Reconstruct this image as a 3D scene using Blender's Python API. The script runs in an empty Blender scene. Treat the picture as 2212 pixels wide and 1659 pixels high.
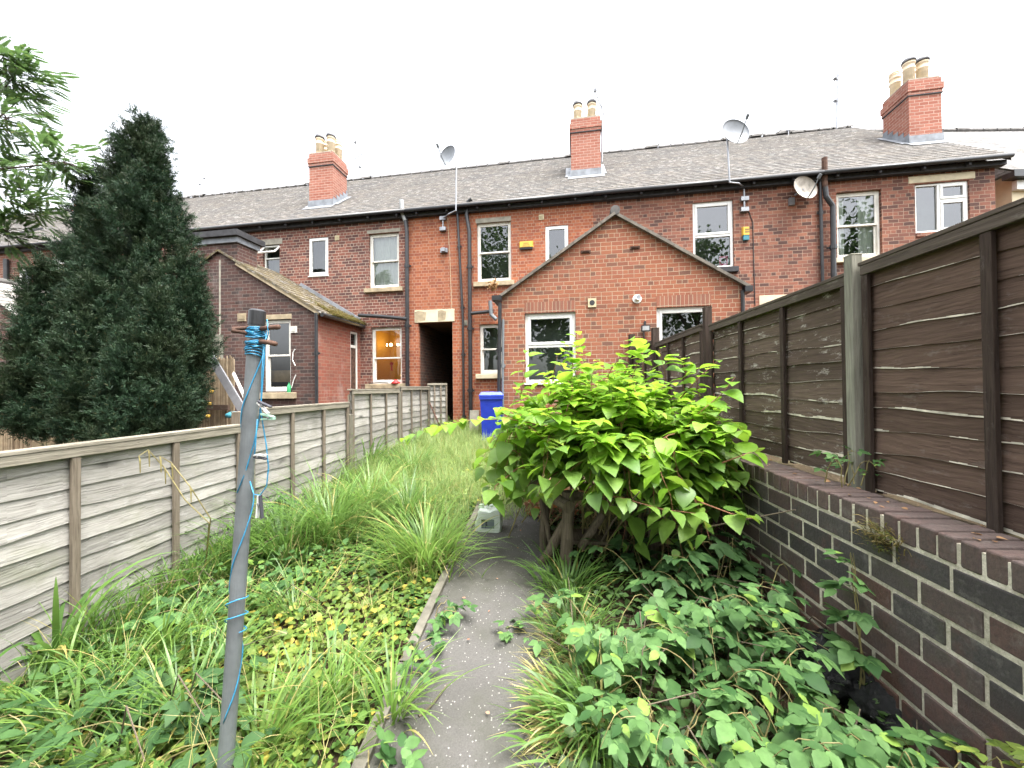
import bpy, math, random
import numpy as np
from mathutils import Vector, Matrix
sc = bpy.context.scene
COL = sc.collection
rad = math.radians
random.seed(7)
rng = np.random.default_rng(7)

# ------------------------------------------------------------------ camera, sky, sun, exposure
CAMZ, FPX, CX, CY = 1.55, 831.0, 1106.0, 829.5
YAW, PITCH, ROLL, HROT = rad(4.4), 0.012, 0.010, rad(-5.0)
RC = Matrix.Rotation(YAW, 3, 'Z') @ Matrix.Rotation(rad(90) + PITCH, 3, 'X') @ Matrix.Rotation(-ROLL, 3, 'Z')
cd = bpy.data.cameras.new('camera')
cam = bpy.data.objects.new('camera', cd)
COL.objects.link(cam)
cam.matrix_world = Matrix.Translation((0, 0, CAMZ)) @ RC.to_4x4()
cd.sensor_width = 36
cd.lens = FPX / 2212 * 36
cd.clip_start, cd.clip_end = 0.05, 600
sc.camera = cam

world = bpy.data.worlds.new('World')
sc.world = world
world.use_nodes = True
wt = world.node_tree
SUN_EL, SUN_ROT = rad(70), rad(130)
sky = wt.nodes.new('ShaderNodeTexSky')
sky.sky_type = 'NISHITA'
sky.sun_disc = False
sky.sun_elevation, sky.sun_rotation = SUN_EL, SUN_ROT
sky.dust_density = 6.0
sky.air_density = 1.0
hs = wt.nodes.new('ShaderNodeHueSaturation')
hs.inputs['Saturation'].default_value = 0.22
wt.links.new(sky.outputs[0], hs.inputs['Color'])
bg = wt.nodes['Background']
bg.inputs['Strength'].default_value = 0.15
wt.links.new(hs.outputs[0], bg.inputs['Color'])
sl = bpy.data.lights.new('sun', 'SUN')
sl.energy, sl.angle, sl.color = 0.8, rad(30), (1.0, 0.96, 0.9)
sun = bpy.data.objects.new('sun', sl)
COL.objects.link(sun)
sd = Vector((math.sin(SUN_ROT) * math.cos(SUN_EL), math.cos(SUN_ROT) * math.cos(SUN_EL), math.sin(SUN_EL)))
sun.rotation_euler = sd.to_track_quat('Z', 'Y').to_euler()
sun.location = (0, 20, 30)
vs = sc.view_settings
vs.view_transform, vs.look, vs.gamma, vs.use_curve_mapping = 'Standard', 'None', 1, False
vs.exposure = 2.55
sc.cycles.max_bounces = 8
sc.cycles.transparent_max_bounces = 12
sc.cycles.caustics_reflective = sc.cycles.caustics_refractive = False

# ------------------------------------------------------------------ geometry of the place
RH = Matrix.Rotation(HROT, 3, 'Z')          # house frame (u along the row, v away from the garden) -> world
def ray(x, y):
    return RC @ Vector(((x - CX) / FPX, -(y - CY) / FPX, -1))
def rayh(x, y):
    return RH.transposed() @ ray(x, y)
def FP(x, y, v):
    d = rayh(x, y); t = v / d.y
    return t * d.x, CAMZ + t * d.z
def SP(x, y, u):
    d = rayh(x, y); t = u / d.x
    return t * d.y, CAMZ + t * d.z
def cz(x, y, Z):
    return Vector((0, 0, CAMZ)) + ray(x, y) * Z
def gz(y):
    return 0.055 * min(max(y - 1.0, 0), 8.0)
def gp(x, y):
    d = ray(x, y); t = 1.5
    for _ in range(40):
        t += ((gz(d.y * t)) - (CAMZ + d.z * t)) / d.z * 0.7
    return Vector((d.x * t, d.y * t, gz(d.y * t)))
def h2w(u, v, z):
    return RH @ Vector((u, v, z))
VF, VL, VR = 10.6, 8.65, 8.2                  # facade plane, near outshoot gable, twin gable
ROT = {'H': HROT, 'W': 0.0, 'C': YAW}

ORG = {}
FRM = {}
def thing(name, label, cat, loc, frame='W', group=None):
    o = bpy.data.objects.new(name, None)
    COL.objects.link(o)
    o.empty_display_size = 0.1
    m = Matrix.Rotation(ROT[frame], 3, 'Z')
    o.location = m @ Vector(loc)
    o.rotation_euler = (0, 0, ROT[frame])
    tag(o, label, cat, group)
    ORG[o.name] = Vector(loc); FRM[o.name] = frame
    return o
def tag(o, label=None, cat=None, group=None, kind=None):
    if label: o['label'] = label
    if cat: o['category'] = cat
    if group: o['group'] = group
    if kind: o['kind'] = kind
    return o

def link_mesh(name, me, mats, parent, frame, origin):
    for m in (mats if isinstance(mats, (list, tuple)) else [mats]):
        me.materials.append(m)
    o = bpy.data.objects.new(name, me)
    COL.objects.link(o)
    if parent is not None:
        o.parent = parent
        ORG[o.name] = ORG[parent.name]; FRM[o.name] = FRM[parent.name]
    else:
        m = Matrix.Rotation(ROT[frame], 3, 'Z')
        o.location = m @ Vector(origin)
        o.rotation_euler = (0, 0, ROT[frame])
        ORG[o.name] = Vector(origin); FRM[o.name] = frame
    return o

class MB:
    def __init__(s):
        s.v = []; s.f = []; s.m = []; s.mi = 0
    def face(s, *pts):
        i = len(s.v)
        s.v += [tuple(p) for p in pts]
        s.f.append(tuple(range(i, i + len(pts)))); s.m.append(s.mi)
    def box(s, x0, x1, y0, y1, z0, z1):
        i = len(s.v)
        s.v += [(x0,y0,z0),(x1,y0,z0),(x1,y1,z0),(x0,y1,z0),(x0,y0,z1),(x1,y0,z1),(x1,y1,z1),(x0,y1,z1)]
        for q in ((0,3,2,1),(4,5,6,7),(0,1,5,4),(1,2,6,5),(2,3,7,6),(3,0,4,7)):
            s.f.append(tuple(i + k for k in q)); s.m.append(s.mi)
    def obox(s, c, ax, ay, az):
        c, ax, ay, az = Vector(c), Vector(ax), Vector(ay), Vector(az)
        i = len(s.v)
        for k in ((-1,-1,-1),(1,-1,-1),(1,1,-1),(-1,1,-1),(-1,-1,1),(1,-1,1),(1,1,1),(-1,1,1)):
            s.v.append(tuple(c + ax * k[0] + ay * k[1] + az * k[2]))
        for q in ((0,3,2,1),(4,5,6,7),(0,1,5,4),(1,2,6,5),(2,3,7,6),(3,0,4,7)):
            s.f.append(tuple(i + k for k in q)); s.m.append(s.mi)
    def tube(s, pts, r, n=8, cap=True):
        pts = [Vector(p) for p in pts]
        rs = r if isinstance(r, (list, tuple)) else [r] * len(pts)
        t0 = (pts[1] - pts[0]).normalized()
        a = Vector((0, 0, 1)) if abs(t0.z) < .9 else Vector((1, 0, 0))
        nx = t0.cross(a).normalized()
        base = len(s.v)
        for k, p in enumerate(pts):
            if k == 0: t = pts[1] - pts[0]
            elif k == len(pts) - 1: t = pts[-1] - pts[-2]
            else: t = (pts[k+1] - pts[k]).normalized() + (pts[k] - pts[k-1]).normalized()
            t.normalize()
            nx = (nx - t * nx.dot(t)).normalized()
            ny = t.cross(nx)
            for j in range(n):
                an = 2 * math.pi * j / n
                s.v.append(tuple(p + (nx * math.cos(an) + ny * math.sin(an)) * rs[k]))
        for k in range(len(pts) - 1):
            for j in range(n):
                a, b = base + k * n + j, base + k * n + (j + 1) % n
                s.f.append((a, b, b + n, a + n)); s.m.append(s.mi)
        if cap:
            s.f.append(tuple(base + j for j in range(n))[::-1]); s.m.append(s.mi)
            e = base + (len(pts) - 1) * n
            s.f.append(tuple(e + j for j in range(n))); s.m.append(s.mi)
    def lathe(s, prof, c, n=16):
        base = len(s.v)
        for r, z in prof:
            for j in range(n):
                an = 2 * math.pi * j / n
                s.v.append((c[0] + r * math.cos(an), c[1] + r * math.sin(an), c[2] + z))
        for k in range(len(prof) - 1):
            for j in range(n):
                a, b = base + k * n + j, base + k * n + (j + 1) % n
                s.f.append((a, b, b + n, a + n)); s.m.append(s.mi)
        s.f.append(tuple(base + j for j in range(n))[::-1]); s.m.append(s.mi)
        e = base + (len(prof) - 1) * n
        s.f.append(tuple(e + j for j in range(n))); s.m.append(s.mi)
    def build(s, name, mats, parent=None, frame='W', smooth=False, bevel=0, origin=None):
        V = [Vector(p) for p in s.v]
        if parent is not None: org = ORG[parent.name]
        elif origin is not None: org = Vector(origin)
        else:
            a = np.array(s.v); org = Vector(((a[:,0].min()+a[:,0].max())/2, (a[:,1].min()+a[:,1].max())/2, a[:,2].min()))
        me = bpy.data.meshes.new(name)
        me.from_pydata([tuple(p - org) for p in V], [], s.f)
        uv = me.uv_layers.new(name='UVMap')
        dat = np.zeros(len(me.loops) * 2)
        k = 0
        for q in s.f:
            p0, p1, p2 = V[q[0]], V[q[1]], V[q[2]]
            nn = (p1 - p0).cross(p2 - p0)
            if nn.length < 1e-12 and len(q) > 3: nn = (V[q[2]] - p0).cross(V[q[3]] - p0)
            if nn.length > 1e-12: nn.normalize()
            else: nn = Vector((0, 0, 1))
            if abs(nn.z) > .95: t, b = Vector((1, 0, 0)), Vector((0, 1, 0))
            else:
                t = Vector((0, 0, 1)).cross(nn).normalized(); b = nn.cross(t)
            for i in q:
                dat[k] = V[i].dot(t); dat[k+1] = V[i].dot(b); k += 2
        uv.data.foreach_set('uv', dat)
        me.polygons.foreach_set('material_index', s.m)
        if smooth: me.polygons.foreach_set('use_smooth', [True] * len(s.f))
        me.update()
        o = link_mesh(name, me, mats, parent, frame, org)
        if bevel:
            bm = o.modifiers.new('bevel', 'BEVEL'); bm.width = bevel; bm.segments = 2; bm.limit_method = 'ANGLE'
        return o

def fast(name, V, F, mats, parent=None, frame='W', origin=(0,0,0), smooth=False):
    V = np.asarray(V, dtype=np.float64); F = np.asarray(F, dtype=np.int64)
    org = np.array(ORG[parent.name] if parent is not None else origin)
    V = V - org
    me = bpy.data.meshes.new(name)
    k = F.shape[1]
    me.vertices.add(len(V)); me.vertices.foreach_set('co', V.ravel())
    me.loops.add(F.size); me.loops.foreach_set('vertex_index', F.ravel().astype(np.int32))
    me.polygons.add(len(F))
    me.polygons.foreach_set('loop_start', np.arange(len(F), dtype=np.int32) * k)
    me.polygons.foreach_set('loop_total', np.full(len(F), k, dtype=np.int32))
    if smooth: me.polygons.foreach_set('use_smooth', np.ones(len(F), dtype=bool))
    me.update(calc_edges=True)
    return link_mesh(name, me, mats, parent, frame, origin)

# ------------------------------------------------------------------ leaves
def norm(a):
    return a / np.maximum(np.linalg.norm(a, axis=-1, keepdims=True), 1e-9)
def frames(d, up):
    d = norm(np.asarray(d, float)); up = np.broadcast_to(np.asarray(up, float), d.shape)
    s = norm(np.cross(up, d)); n = np.cross(d, s)
    return np.stack([d, s, n], axis=-1)
def inst(T, F, pos, Rm, scale):
    T = np.asarray(T, float); F = np.asarray(F)
    scale = np.asarray(scale, float)
    if scale.ndim == 1: scale = scale[:, None].repeat(3, 1)
    P = T[None] * scale[:, None, :]
    V = np.einsum('nij,nkj->nki', Rm, P) + np.asarray(pos)[:, None, :]
    FF = F[None] + (np.arange(len(V)) * len(T))[:, None, None]
    return V.reshape(-1, 3), FF.reshape(-1, F.shape[1])
def leaf_t(rows, fold=.25, droop=.25):
    V = []; F = []
    for x, w in rows:
        for sgn in (-1, 0, 1):
            V.append((x, sgn * w, fold * abs(sgn) * w - droop * x * x))
    for r in range(len(rows) - 1):
        a = r * 3
        F += [(a, a + 3, a + 4, a + 1), (a + 1, a + 4, a + 5, a + 2)]
    return np.array(V), np.array(F)
HEART = leaf_t([(-.06,.17),(.02,.33),(.2,.43),(.45,.38),(.7,.24),(.88,.1),(1,.005)], .22, .3)
OVAL = leaf_t([(0,.04),(.15,.24),(.4,.34),(.7,.25),(1,.005)], .2, .18)
SMALL = leaf_t([(0,.1),(.4,.42),(1,.02)], .2, .15)
def merge(parts):
    V = []; F = []; k = 0
    for v, f in parts:
        V.append(v); F.append(f + k); k += len(v)
    return np.concatenate(V), np.concatenate(F)
def rotz(v, a, off=(0,0,0), s=1.0):
    c, q = math.cos(a), math.sin(a)
    v = v * s
    return np.stack([v[:,0]*c - v[:,1]*q + off[0], v[:,0]*q + v[:,1]*c + off[1], v[:,2] + off[2]], 1)
TOOTH = leaf_t([(0,.03),(.1,.19),(.22,.26),(.26,.24),(.4,.33),(.44,.3),(.6,.29),(.64,.25),(.8,.15),(1,.004)], .16, .2)
BRAMBLE3 = merge([(rotz(TOOTH[0], 0, (.28,0,0), .72), TOOTH[1]), (rotz(TOOTH[0], 1.2, (.2,.02,0), .58), TOOTH[1]), (rotz(TOOTH[0], -1.2, (.2,-.02,0), .58), TOOTH[1])])
BRAMBLE5 = merge([(rotz(TOOTH[0], a, (.2,0,0), q), TOOTH[1]) for a, q in ((0,.75),(.95,.6),(-.95,.6),(2.0,.45),(-2.0,.45))])
def pinnate():
    pr = []
    pr.append((np.array([(0,-.006,0),(0,.006,0),(1,.003,-.12),(1,-.003,-.12)]), np.array([(0,1,2,3)])))
    q = np.array([(0,0,0),(.5,.22,.03),(1,0,-.06),(.5,-.22,.03)])
    for k in range(10):
        x = .14 + k * .085
        for sg in (1, -1):
            pr.append((rotz(q, sg * 1.15, (x, 0, -.12 * x * x), .31 * (1 - .35 * abs(k - 4) / 5)), np.array([(0,1,2,3)])))
    pr.append((rotz(q, 0, (.97,0,-.11), .18), np.array([(0,1,2,3)])))
    return merge(pr)
PINNATE = pinnate()
def sprig():
    pr = []
    q = np.array([(0,0,0),(.5,.11,0),(1,0,.0),(.5,-.11,0)])
    r = random.Random(3)
    for k in range(9):
        a = k * 2.4; e = .55 + .25 * r.random()
        d = np.array([[math.cos(e), math.sin(e) * math.cos(a), math.sin(e) * math.sin(a)]])
        Rm = frames(d, (.3, .5, .81))[0]
        pr.append(((q * .5) @ Rm.T + np.array([k / 9 * .75, 0, 0]), np.array([(0,1,2,3)])))
    return merge(pr)
SPRIG = sprig()
def blades(base, az, L, W, th0, th1, K=7, tw=.0):
    """arching grass blades: th0 / th1 are the angles from vertical at the base and at the tip"""
    base = np.asarray(base, float); N = len(base)
    out = np.stack([np.cos(az), np.sin(az), np.zeros(N)], 1)
    side = np.stack([-np.sin(az), np.cos(az), np.zeros(N)], 1)
    side = norm(side + np.array([0, 0, 1.0]) * (rng.normal(0, .25, N))[:, None])
    p = base.copy(); rows = []
    for k in range(K):
        t = k / (K - 1)
        w = W * (np.clip(1.25 - t * t * 1.25, .02, 1.0)) * .5
        rows.append(p - side * w[:, None]); rows.append(p + side * w[:, None])
        th = th0 + (th1 - th0) * (t ** 1.2)
        p = p + (out * np.sin(th)[:, None] + np.array([0, 0, 1.0]) * np.cos(th)[:, None]) * (L / (K - 1))[:, None]
    V = np.stack(rows, 1)
    F = np.array([(2*k, 2*k+1, 2*k+3, 2*k+2) for k in range(K - 1)])
    FF = F[None] + (np.arange(N) * 2 * K)[:, None, None]
    return V.reshape(-1, 3), FF.reshape(-1, 4)
def cat(parts):
    return merge([(np.asarray(v), np.asarray(f)) for v, f in parts])

# ------------------------------------------------------------------ materials
class NT:
    def __init__(s, name):
        s.m = bpy.data.materials.new(name); s.m.use_nodes = True
        s.t = s.m.node_tree; s.t.nodes.clear()
        s.out = s.t.nodes.new('ShaderNodeOutputMaterial')
    def n(s, typ, ins=None, **props):
        nd = s.t.nodes.new('ShaderNode' + typ)
        for k, v in props.items(): setattr(nd, k, v)
        for k, v in (ins or {}).items():
            if isinstance(v, bpy.types.NodeSocket): s.t.links.new(v, nd.inputs[k])
            else: nd.inputs[k].default_value = v
        return nd
    def ramp(s, fac, stops, interp='LINEAR'):
        nd = s.n('ValToRGB', {0: fac}); cr = nd.color_ramp; cr.interpolation = interp
        while len(cr.elements) < len(stops): cr.elements.new(.5)
        for e, (p, c) in zip(cr.elements, stops):
            e.position = p; e.color = (c if isinstance(c, tuple) else (c, c, c)) + (1,)
        return nd.outputs[0]
    def mix(s, fac, a, b, mode='MIX'):
        f = lambda c: c if isinstance(c, bpy.types.NodeSocket) else tuple(c) + (1,)
        return s.n('Mix', {0: fac, 6: f(a), 7: f(b)}, data_type='RGBA', blend_type=mode).outputs[2]
    def math(s, op, a, b=0.0, c=False):
        return s.n('Math', {0: a, 1: b}, operation=op, use_clamp=c).outputs[0]
    def noise(s, vec, scale, detail=4, rough=.55, out=0):
        return s.n('TexNoise', {'Vector': vec, 'Scale': scale, 'Detail': detail, 'Roughness': rough}).outputs[out]
    def mapv(s, vec, scale=(1,1,1), loc=(0,0,0), rot=(0,0,0)):
        return s.n('Mapping', {'Vector': vec, 'Scale': scale, 'Location': loc, 'Rotation': rot}).outputs[0]
    def uv(s): return s.n('TexCoord').outputs['UV']
    def obj(s): return s.n('TexCoord').outputs['Object']
    def pos(s): return s.n('NewGeometry').outputs['Position']
    def isl(s): return s.n('NewGeometry').outputs['Random Per Island']
    def bump(s, h, strength=.5, dist=.01, nrm=None):
        i = {'Height': h, 'Strength': strength, 'Distance': dist}
        if nrm is not None: i['Normal'] = nrm
        return s.n('Bump', i).outputs[0]
    def bsdf(s, color, rough=.8, normal=None, spec=.3, metal=0, **kw):
        i = {'Base Color': color if isinstance(color, bpy.types.NodeSocket) else tuple(color) + (1,), 'Roughness': rough, 'Specular IOR Level': spec, 'Metallic': metal}
        if normal is not None: i['Normal'] = normal
        i.update(kw)
        b = s.n('BsdfPrincipled', i)
        s.t.links.new(b.outputs[0], s.out.inputs[0])
        return b
def C(*a): return tuple(a)

def plain(name, color, rough=.5, spec=.4, var=.15, metal=0, scale=8, bump=.1):
    t = NT(name)
    nz = t.noise(t.obj(), scale, 5)
    c = t.mix(t.ramp(nz, [(.3, 0.0), (.7, 1.0)]), tuple(x * (1 - var) for x in color), tuple(min(1, x * (1 + var)) for x in color))
    nz2 = t.noise(t.obj(), scale * 9, 3)
    t.bsdf(c, rough, t.bump(nz2, bump, .004), spec, metal)
    return t.m
def brick(name, pal, mortar, bw=.22, bh=.0865, ms=.0065, squash=1.0, sf=2, off=.5, stain=.5, stcol=(.05,.04,.04), stscale=.7, pale=.0, bump=.7):
    t = NT(name)
    uv = t.uv()
    w = t.n('VectorMath', {0: t.noise(uv, 7, 3, .6, 1), 1: (.5,.5,.5)}, operation='SUBTRACT').outputs[0]
    w = t.n('VectorMath', {0: w, 'Scale': .022}, operation='SCALE').outputs[0]
    v = t.n('VectorMath', {0: uv, 1: w}, operation='ADD').outputs[0]
    br = t.n('TexBrick', {'Vector': v, 'Color1': (0,0,0,1), 'Color2': (1,1,1,1), 'Mortar': (.5,.5,.5,1), 'Scale': 1.0, 'Mortar Size': ms,
                          'Mortar Smooth': .25, 'Bias': 0.0, 'Brick Width': bw, 'Row Height': bh}, offset=off, offset_frequency=2, squash=squash, squash_frequency=sf)
    n = len(pal)
    c = t.ramp(br.outputs[0], [((k + .5) / n, p) for k, p in enumerate(pal)])
    fine = t.noise(uv, 55, 5, .65)
    c = t.mix(t.ramp(fine, [(.3, .35), (.65, 0.0)]), c, (.07,.04,.035), 'MIX')
    mo = t.mix(t.noise(uv, 2.5, 4), tuple(x * .6 for x in mortar), tuple(min(1, x * 1.25) for x in mortar))
    c = t.mix(br.outputs[1], c, mo)
    st = t.ramp(t.noise(t.mapv(uv, (1, .55, 1)), stscale, 6, .62), [(.42, 0.0), (.68, stain)])
    c = t.mix(st, c, stcol)
    if pale:
        pl = t.ramp(t.noise(t.mapv(uv, (1.3, .5, 1), (7, 3, 0)), 1.3, 7, .7), [(.56, 0.0), (.72, pale)])
        c = t.mix(pl, c, (.42,.39,.36))
    h = t.math('SUBTRACT', t.math('MULTIPLY', fine, .35), br.outputs[1])
    t.bsdf(c, .88, t.bump(h, bump, .012), .2)
    return t.m
def slate(name, pal, lichen=.5, moss=0.0, sw=.26, sh=.185):
    t = NT(name)
    uv = t.uv()
    w = t.n('VectorMath', {0: t.noise(uv, 5, 3, .6, 1), 1: (.5,.5,.5)}, operation='SUBTRACT').outputs[0]
    w = t.n('VectorMath', {0: w, 'Scale': .03}, operation='SCALE').outputs[0]
    v = t.n('VectorMath', {0: uv, 1: w}, operation='ADD').outputs[0]
    br = t.n('TexBrick', {'Vector': v, 'Color1': (0,0,0,1), 'Color2': (1,1,1,1), 'Mortar': (.5,.5,.5,1), 'Scale': 1.0, 'Mortar Size': .005,
                          'Mortar Smooth': .1, 'Bias': 0.0, 'Brick Width': sw, 'Row Height': sh}, offset=.5)
    n = len(pal)
    c = t.ramp(br.outputs[0], [((k + .5) / n, p) for k, p in enumerate(pal)])
    sep = t.n('SeparateXYZ', {0: v})
    saw = t.math('FRACT', t.math('DIVIDE', sep.outputs[1], sh))
    big = t.noise(uv, .45, 5, .6)
    c = t.mix(t.ramp(big, [(.35, .0), (.7, .5)]), c, (.1,.088,.072))
    li = t.math('MULTIPLY', t.ramp(t.noise(t.mapv(uv, (3.2, 9, 1)), 1.6, 5, .65), [(.54, 0.0), (.6, 1.0)]),
                t.ramp(t.noise(uv, .8, 4), [(.35, 0.2), (.6, lichen)]))
    c = t.mix(li, c, (.4,.39,.37))
    if moss:
        mo = t.ramp(t.noise(uv, 3, 6, .7), [(.40, 0.0), (.58, moss)])
        c = t.mix(mo, c, (.11,.085,.035))
    c = t.mix(t.math('MULTIPLY', br.outputs[1], .8), c, (.03,.03,.03))
    h = t.math('ADD', t.math('MULTIPLY', saw, -1.0), t.math('MULTIPLY', t.noise(uv, 14, 4), .6))
    t.bsdf(c, .92, t.bump(h, 1.0, .03), .08)
    return t.m
def wood(name, dark, light, vert=False, knots=.6, flake=0.0, flcol=(.5,.48,.44), gr=1.0, stain=.35, algae=0.0):
    t = NT(name)
    uv = t.uv()
    is_ = t.isl()
    off = t.n('CombineXYZ', {0: t.math('MULTIPLY', is_, 37.0), 1: t.math('MULTIPLY', is_, 91.0)}).outputs[0]
    uvo = t.n('VectorMath', {0: uv, 1: off}, operation='ADD').outputs[0]
    s = (26, 1.4, 1) if vert else (1.4, 26, 1)
    wv = t.n('VectorMath', {0: t.noise(uvo, 2.2, 3, .5, 1), 'Scale': .05}, operation='SCALE').outputs[0]
    uvw = t.n('VectorMath', {0: uvo, 1: wv}, operation='ADD').outputs[0]
    g = t.noise(t.mapv(uvw, s), 3.0 * gr, 6, .65)
    c = t.ramp(g, [(.25, dark), (.5, tuple((a + b) / 2 for a, b in zip(dark, light))), (.75, light)])
    fc = t.ramp(t.noise(t.mapv(uvw, (70, 1.6, 1) if vert else (1.6, 70, 1)), 2.2, 5, .7), [(.58, 0.0), (.7, .6)])
    c = t.mix(fc, c, tuple(x * .45 for x in dark))
    lv = t.ramp(is_, [(0, .7), (1, 1.22)])
    c = t.mix(1.0, c, lv, 'MULTIPLY')
    ks = (3.2, 2.0, 1) if vert else (2.0, 5.5, 1)
    vo = t.n('TexVoronoi', {'Vector': t.mapv(uvw, ks), 'Scale': 1.0, 'Randomness': 1.0})
    kn = t.math('MULTIPLY', t.ramp(vo.outputs['Distance'], [(.05, 1.0), (.2, 0.0)]), knots)
    c = t.mix(kn, c, tuple(x * .3 for x in dark))
    st = t.ramp(t.noise(uv, 1.6, 5, .6), [(.42, 0.0), (.7, stain)])
    c = t.mix(st, c, tuple(x * .55 for x in dark))
    if flake:
        fl = t.ramp(t.noise(t.mapv(uv, (1, 2.5, 1) if not vert else (2.5, 1, 1)), 5, 9, .78), [(.56, 0.0), (.64, flake)])
        c = t.mix(fl, c, flcol)
    if algae: c = t.mix(t.ramp(t.noise(t.mapv(uv, (1, 1.4, 1), (3, 8, 0)), 2.1, 7, .68), [(.52, 0.0), (.7, algae)]), c, (.15,.165,.09))
    t.bsdf(c, .9, t.bump(t.math('SUBTRACT', g, fc), .9, .005), .15)
    return t.m
def leafmat(name, c0, c1, trans=.35, rough=.5, odd=None, oddp=.06, spec=.35, tc=None, patch=None):
    t = NT(name)
    r = t.isl()
    stops = [(0.0, c0), (1 - oddp, c1)]
    if odd: stops += [(min(.999, 1 - oddp + .01), odd)]
    c = t.ramp(r, stops)
    nz = t.noise(t.pos(), 40, 3)
    c = t.mix(t.ramp(nz, [(.35, .3), (.65, 0.0)]), c, tuple(x * .55 for x in c0))
    if patch: c = t.mix(t.ramp(t.noise(t.pos(), 2.6, 4, .6), [(.45, 0.0), (.62, .75)]), c, patch)
    b = t.bsdf(c, rough, None, spec)
    tr = t.n('BsdfTranslucent', {0: t.mix(.5, c, tc or tuple(min(1, x * 1.9) for x in c1))})
    mx = t.n('MixShader', {0: trans, 1: b.outputs[0], 2: tr.outputs[0]})
    t.t.links.new(mx.outputs[0], t.out.inputs[0])
    return t.m
def glassmat(name, tint=(.8,.85,.82), base=.08):
    t = NT(name)
    lw = t.n('LayerWeight', {0: .35})
    fac = t.math('ADD', t.math('MULTIPLY', lw.outputs[0], .8), base, True)
    nz = t.bump(t.noise(t.obj(), 1.3, 2), .05, .05)
    g = t.n('BsdfGlossy', {0: (.95,.97,1,1), 'Roughness': .01, 'Normal': nz})
    tr = t.n('BsdfTransparent', {0: tint + (1,)})
    mx = t.n('MixShader', {0: fac, 1: tr.outputs[0], 2: g.outputs[0]})
    t.t.links.new(mx.outputs[0], t.out.inputs[0])
    return t.m
def emit(name, color, strength):
    t = NT(name)
    e = t.n('Emission', {0: color + (1,), 1: strength})
    t.t.links.new(e.outputs[0], t.out.inputs[0])
    return t.m

M = {}
MORT = (.42,.35,.28)
M['brick_far'] = brick('far_brick', [(0.1948, 0.0847, 0.0571), (0.253, 0.1061, 0.0694), (0.2921, 0.1268, 0.0809), (0.1659, 0.0741, 0.0558)], MORT, squash=.5, sf=4)
M['brick_a'] = brick('dark_red_brick', [(0.1023, 0.051, 0.0459), (0.1795, 0.0718, 0.0564), (0.2351, 0.0914, 0.0658), (0.1358, 0.0639, 0.0537), (0.2692, 0.1102, 0.0793)], (.46,.38,.3), squash=.5, sf=4, stain=.3)
M['brick_b'] = brick('orange_brick', [(0.3043, 0.0928, 0.0443), (0.386, 0.126, 0.0596), (0.444, 0.1539, 0.0752), (0.3509, 0.1092, 0.0549), (0.2807, 0.0871, 0.0509)], (.44,.3,.21), squash=.5, sf=2, stain=.3, stcol=(.1,.05,.04))
M['brick_c'] = brick('mottled_brick', [(0.1027, 0.055, 0.0454), (0.2536, 0.101, 0.0677), (0.3044, 0.1231, 0.0802), (0.1729, 0.0728, 0.0536), (0.3353, 0.1445, 0.0921)], (.38,.27,.2), squash=.5, sf=5, stain=.4)
M['brick_gable'] = brick('gable_brick', [(0.1758, 0.0873, 0.0612), (0.2796, 0.0973, 0.0555), (0.3106, 0.1179, 0.0658), (0.3417, 0.1281, 0.0707), (0.2899, 0.1023, 0.0586), (0.321, 0.1229, 0.0761)], (.42,.315,.22), squash=.5, sf=3, stain=.18, stcol=(.12,.07,.05))
M['brick_soldier'] = brick('soldier_brick', [(0.2714, 0.1051, 0.0671), (0.3122, 0.1316, 0.0822), (0.2221, 0.0986, 0.07)], (.4,.31,.22), bw=.078, bh=.4, off=0, stain=.15)
M['brick_out'] = brick('sooty_brick', [(0.0529, 0.0373, 0.0342), (0.083, 0.0457, 0.0395), (0.103, 0.0502, 0.0408), (0.0696, 0.0417, 0.0386), (0.1236, 0.0614, 0.049)], (.2,.165,.14), stain=.6, stcol=(.05,.042,.04), pale=.16)
M['brick_side'] = brick('red_side_brick', [(0.2614, 0.082, 0.0551), (0.3103, 0.1041, 0.0681), (0.2138, 0.0748, 0.0543), (0.2829, 0.1125, 0.0766)], (.3,.2,.15), stain=.4, stcol=(.12,.055,.04), pale=.35)
M['brick_chim'] = brick('chimney_brick', [(0.2875, 0.1029, 0.071), (0.3363, 0.1269, 0.0879), (0.3227, 0.1382, 0.0991), (0.3622, 0.1493, 0.1067)], (.42,.3,.24), ms=.008, stain=.3, stcol=(.13,.07,.055))
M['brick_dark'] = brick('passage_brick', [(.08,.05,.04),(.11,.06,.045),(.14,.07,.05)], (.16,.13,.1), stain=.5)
M['slate'] = slate('grey_slate', [(0.0766, 0.0766, 0.0766), (0.1, 0.0957, 0.0915), (0.1155, 0.1073, 0.0988), (0.0883, 0.0841, 0.0841), (0.1313, 0.1187, 0.1061)])
M['slate_e'] = slate('mottled_slate', [(0.0975, 0.0975, 0.1013), (0.1275, 0.1275, 0.1275), (0.15, 0.1462, 0.1425)], lichen=.9)
M['slate_moss'] = slate('mossy_slate', [(0.06, 0.054, 0.045), (0.084, 0.072, 0.06), (0.108, 0.096, 0.081)], lichen=.8, moss=.75)
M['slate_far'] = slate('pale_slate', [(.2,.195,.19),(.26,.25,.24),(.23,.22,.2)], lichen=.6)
M['white'] = plain('white_frame', (.74,.74,.71), .35, .5, .05)
M['white_old'] = plain('old_white_paint', (.66,.64,.58), .6, .3, .14, scale=5)
M['stone'] = plain('sandstone', (.33,.27,.18), .9, .2, .35, scale=6, bump=.6)
M['cream'] = plain('cream_paint', (.58,.51,.36), .8, .2, .18, scale=4, bump=.3)
M['concrete'] = plain('concrete', (.3,.28,.23), .9, .2, .25, scale=7, bump=.5)
M['render'] = plain('cream_render', (.6,.52,.37), .9, .2, .12, scale=3, bump=.5)
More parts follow.
